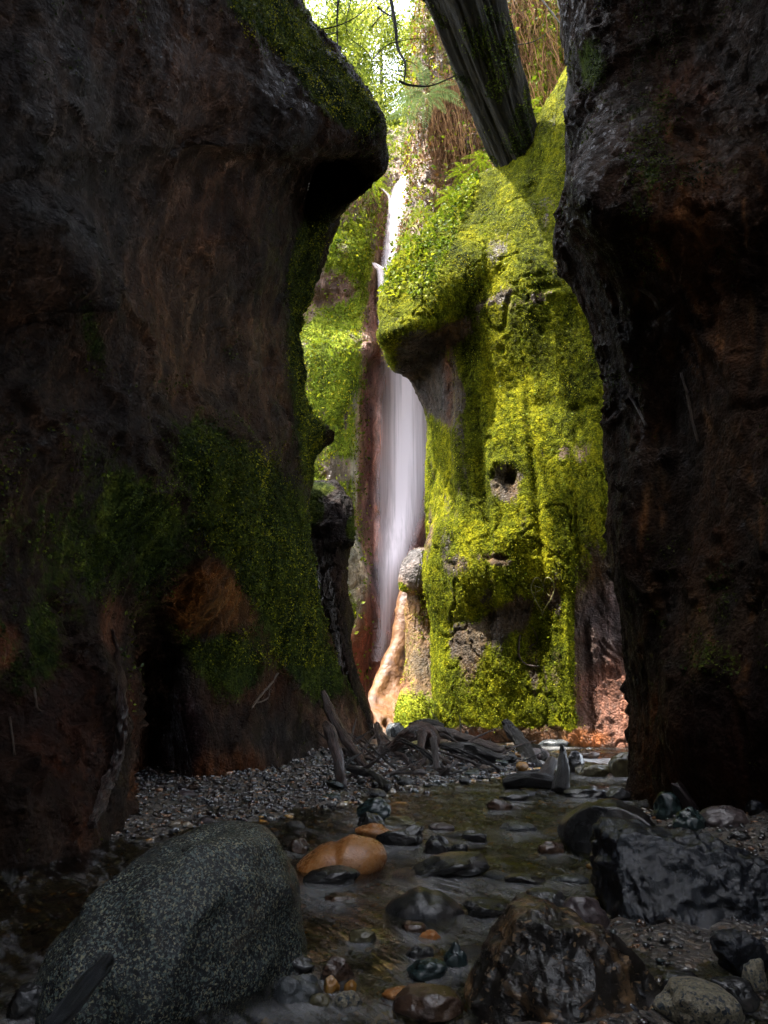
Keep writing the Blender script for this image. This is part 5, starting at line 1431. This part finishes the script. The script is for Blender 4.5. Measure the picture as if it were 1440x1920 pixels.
# roots creeping over walls
wr = []
for (a, b_, w2) in [(206, 1180, .012), (216, 1230, .02), (222, 1290, .026), (224, 1350, .03), (216, 1420, .032), (198, 1470, .034), (180, 1515, .034), (165, 1548, .024)]:
    p, n = hit(a, b_, BL)
    if p is not None: wr.append((p + n * .02, w2))
o = tube('root', [p for p, _ in wr], [w2 for _, w2 in wr], WD['wet'], None, nseg=20, rough=.45, seed=5, per=110); tag(o, 'long glistening root running down the left wall', 'root')
RT = wood_mat('wall_root', (0.02, 0.012, 0.008), (0.06, 0.035, 0.018), (0.14, 0.08, 0.04), .4, .01)
for k, (pts, tree_, w_, lab) in enumerate([
    ([(520, 1262), (505, 1285), (490, 1300), (470, 1330)], BL, .014, 'pale forked root clinging to the left wall'), ([(505, 1290), (500, 1310), (480, 1318)], BL, .009, 'small side root beside the forked root'),
    ([(64, 1290), (68, 1325), (78, 1335)], BL, .007, 'short pale root low on the left wall'), ([(18, 1345), (24, 1390), (28, 1418)], BL, .006, 'hanging thin root at the left edge'),
    ([(975, 1190), (972, 1225), (985, 1245), (1012, 1250)], BG, .014, 'yellowish root curled on the mossy face'), ([(998, 1175), (1008, 1200), (990, 1215)], BG, .01, 'short curled root on the mossy face'),
    ([(1200, 540), (1225, 555), (1238, 580)], BRt, .02, 'tan root stub on the right wall'), ([(1278, 700), (1290, 740), (1300, 790), (1310, 830)], BRt, .011, 'long tan root on the right wall'),
    ([(1180, 740), (1200, 770), (1212, 800)], BRt, .014, 'thin tan root near the edge of the right wall')]):
    ps = [hit(a, b_, tree_) for a, b_ in pts]
    if all(p is not None for p, n in ps):
        o = tube('root', [p + n * w_ * .6 for p, n in ps], w_, RT, None, nseg=8, rough=.4, per=30, seed=k); tag(o, lab, 'root')

# ------------------------------------------------------------------ light
SUN_EL, SUN_AZ = 66, -102      # azimuth clockwise from +Y
w = bpy.data.worlds.new('World'); SC.world = w; w.use_nodes = True
nt = w.node_tree; nt.nodes.clear()
sk = nt.nodes.new('ShaderNodeTexSky'); sk.sky_type = 'NISHITA'; sk.sun_disc = False
sk.sun_elevation = R(SUN_EL); sk.sun_rotation = R(SUN_AZ); sk.air_density = 1.0; sk.dust_density = 2.0
bg = nt.nodes.new('ShaderNodeBackground'); bg.inputs[1].default_value = 0.15
wo = nt.nodes.new('ShaderNodeOutputWorld')
hs = nt.nodes.new('ShaderNodeHueSaturation'); hs.inputs['Saturation'].default_value = .4
nt.links.new(sk.outputs[0], hs.inputs['Color']); nt.links.new(hs.outputs[0], bg.inputs[0]); nt.links.new(bg.outputs[0], wo.inputs[0])
sl = bpy.data.lights.new('sun', 'SUN'); sl.energy = 2.1; sl.angle = R(0.5); sl.color = (1, 0.95, 0.86)
so = bpy.data.objects.new('sun', sl); COL.objects.link(so)
sd = Vector((math.sin(R(SUN_AZ)) * math.cos(R(SUN_EL)), math.cos(R(SUN_AZ)) * math.cos(R(SUN_EL)), math.sin(R(SUN_EL))))
so.rotation_euler = sd.to_track_quat('Z', 'Y').to_euler()

SC.view_settings.view_transform = 'Standard'
SC.view_settings.look = 'None'
SC.view_settings.exposure = 3.4
SC.view_settings.gamma = 1
SC.cycles.max_bounces = 6
SC.cycles.diffuse_bounces = 3
SC.cycles.transparent_max_bounces = 12
SC.cycles.sample_clamp_indirect = 6
SC.cycles.adaptive_threshold = 0.015
SC.cycles.use_denoising = True
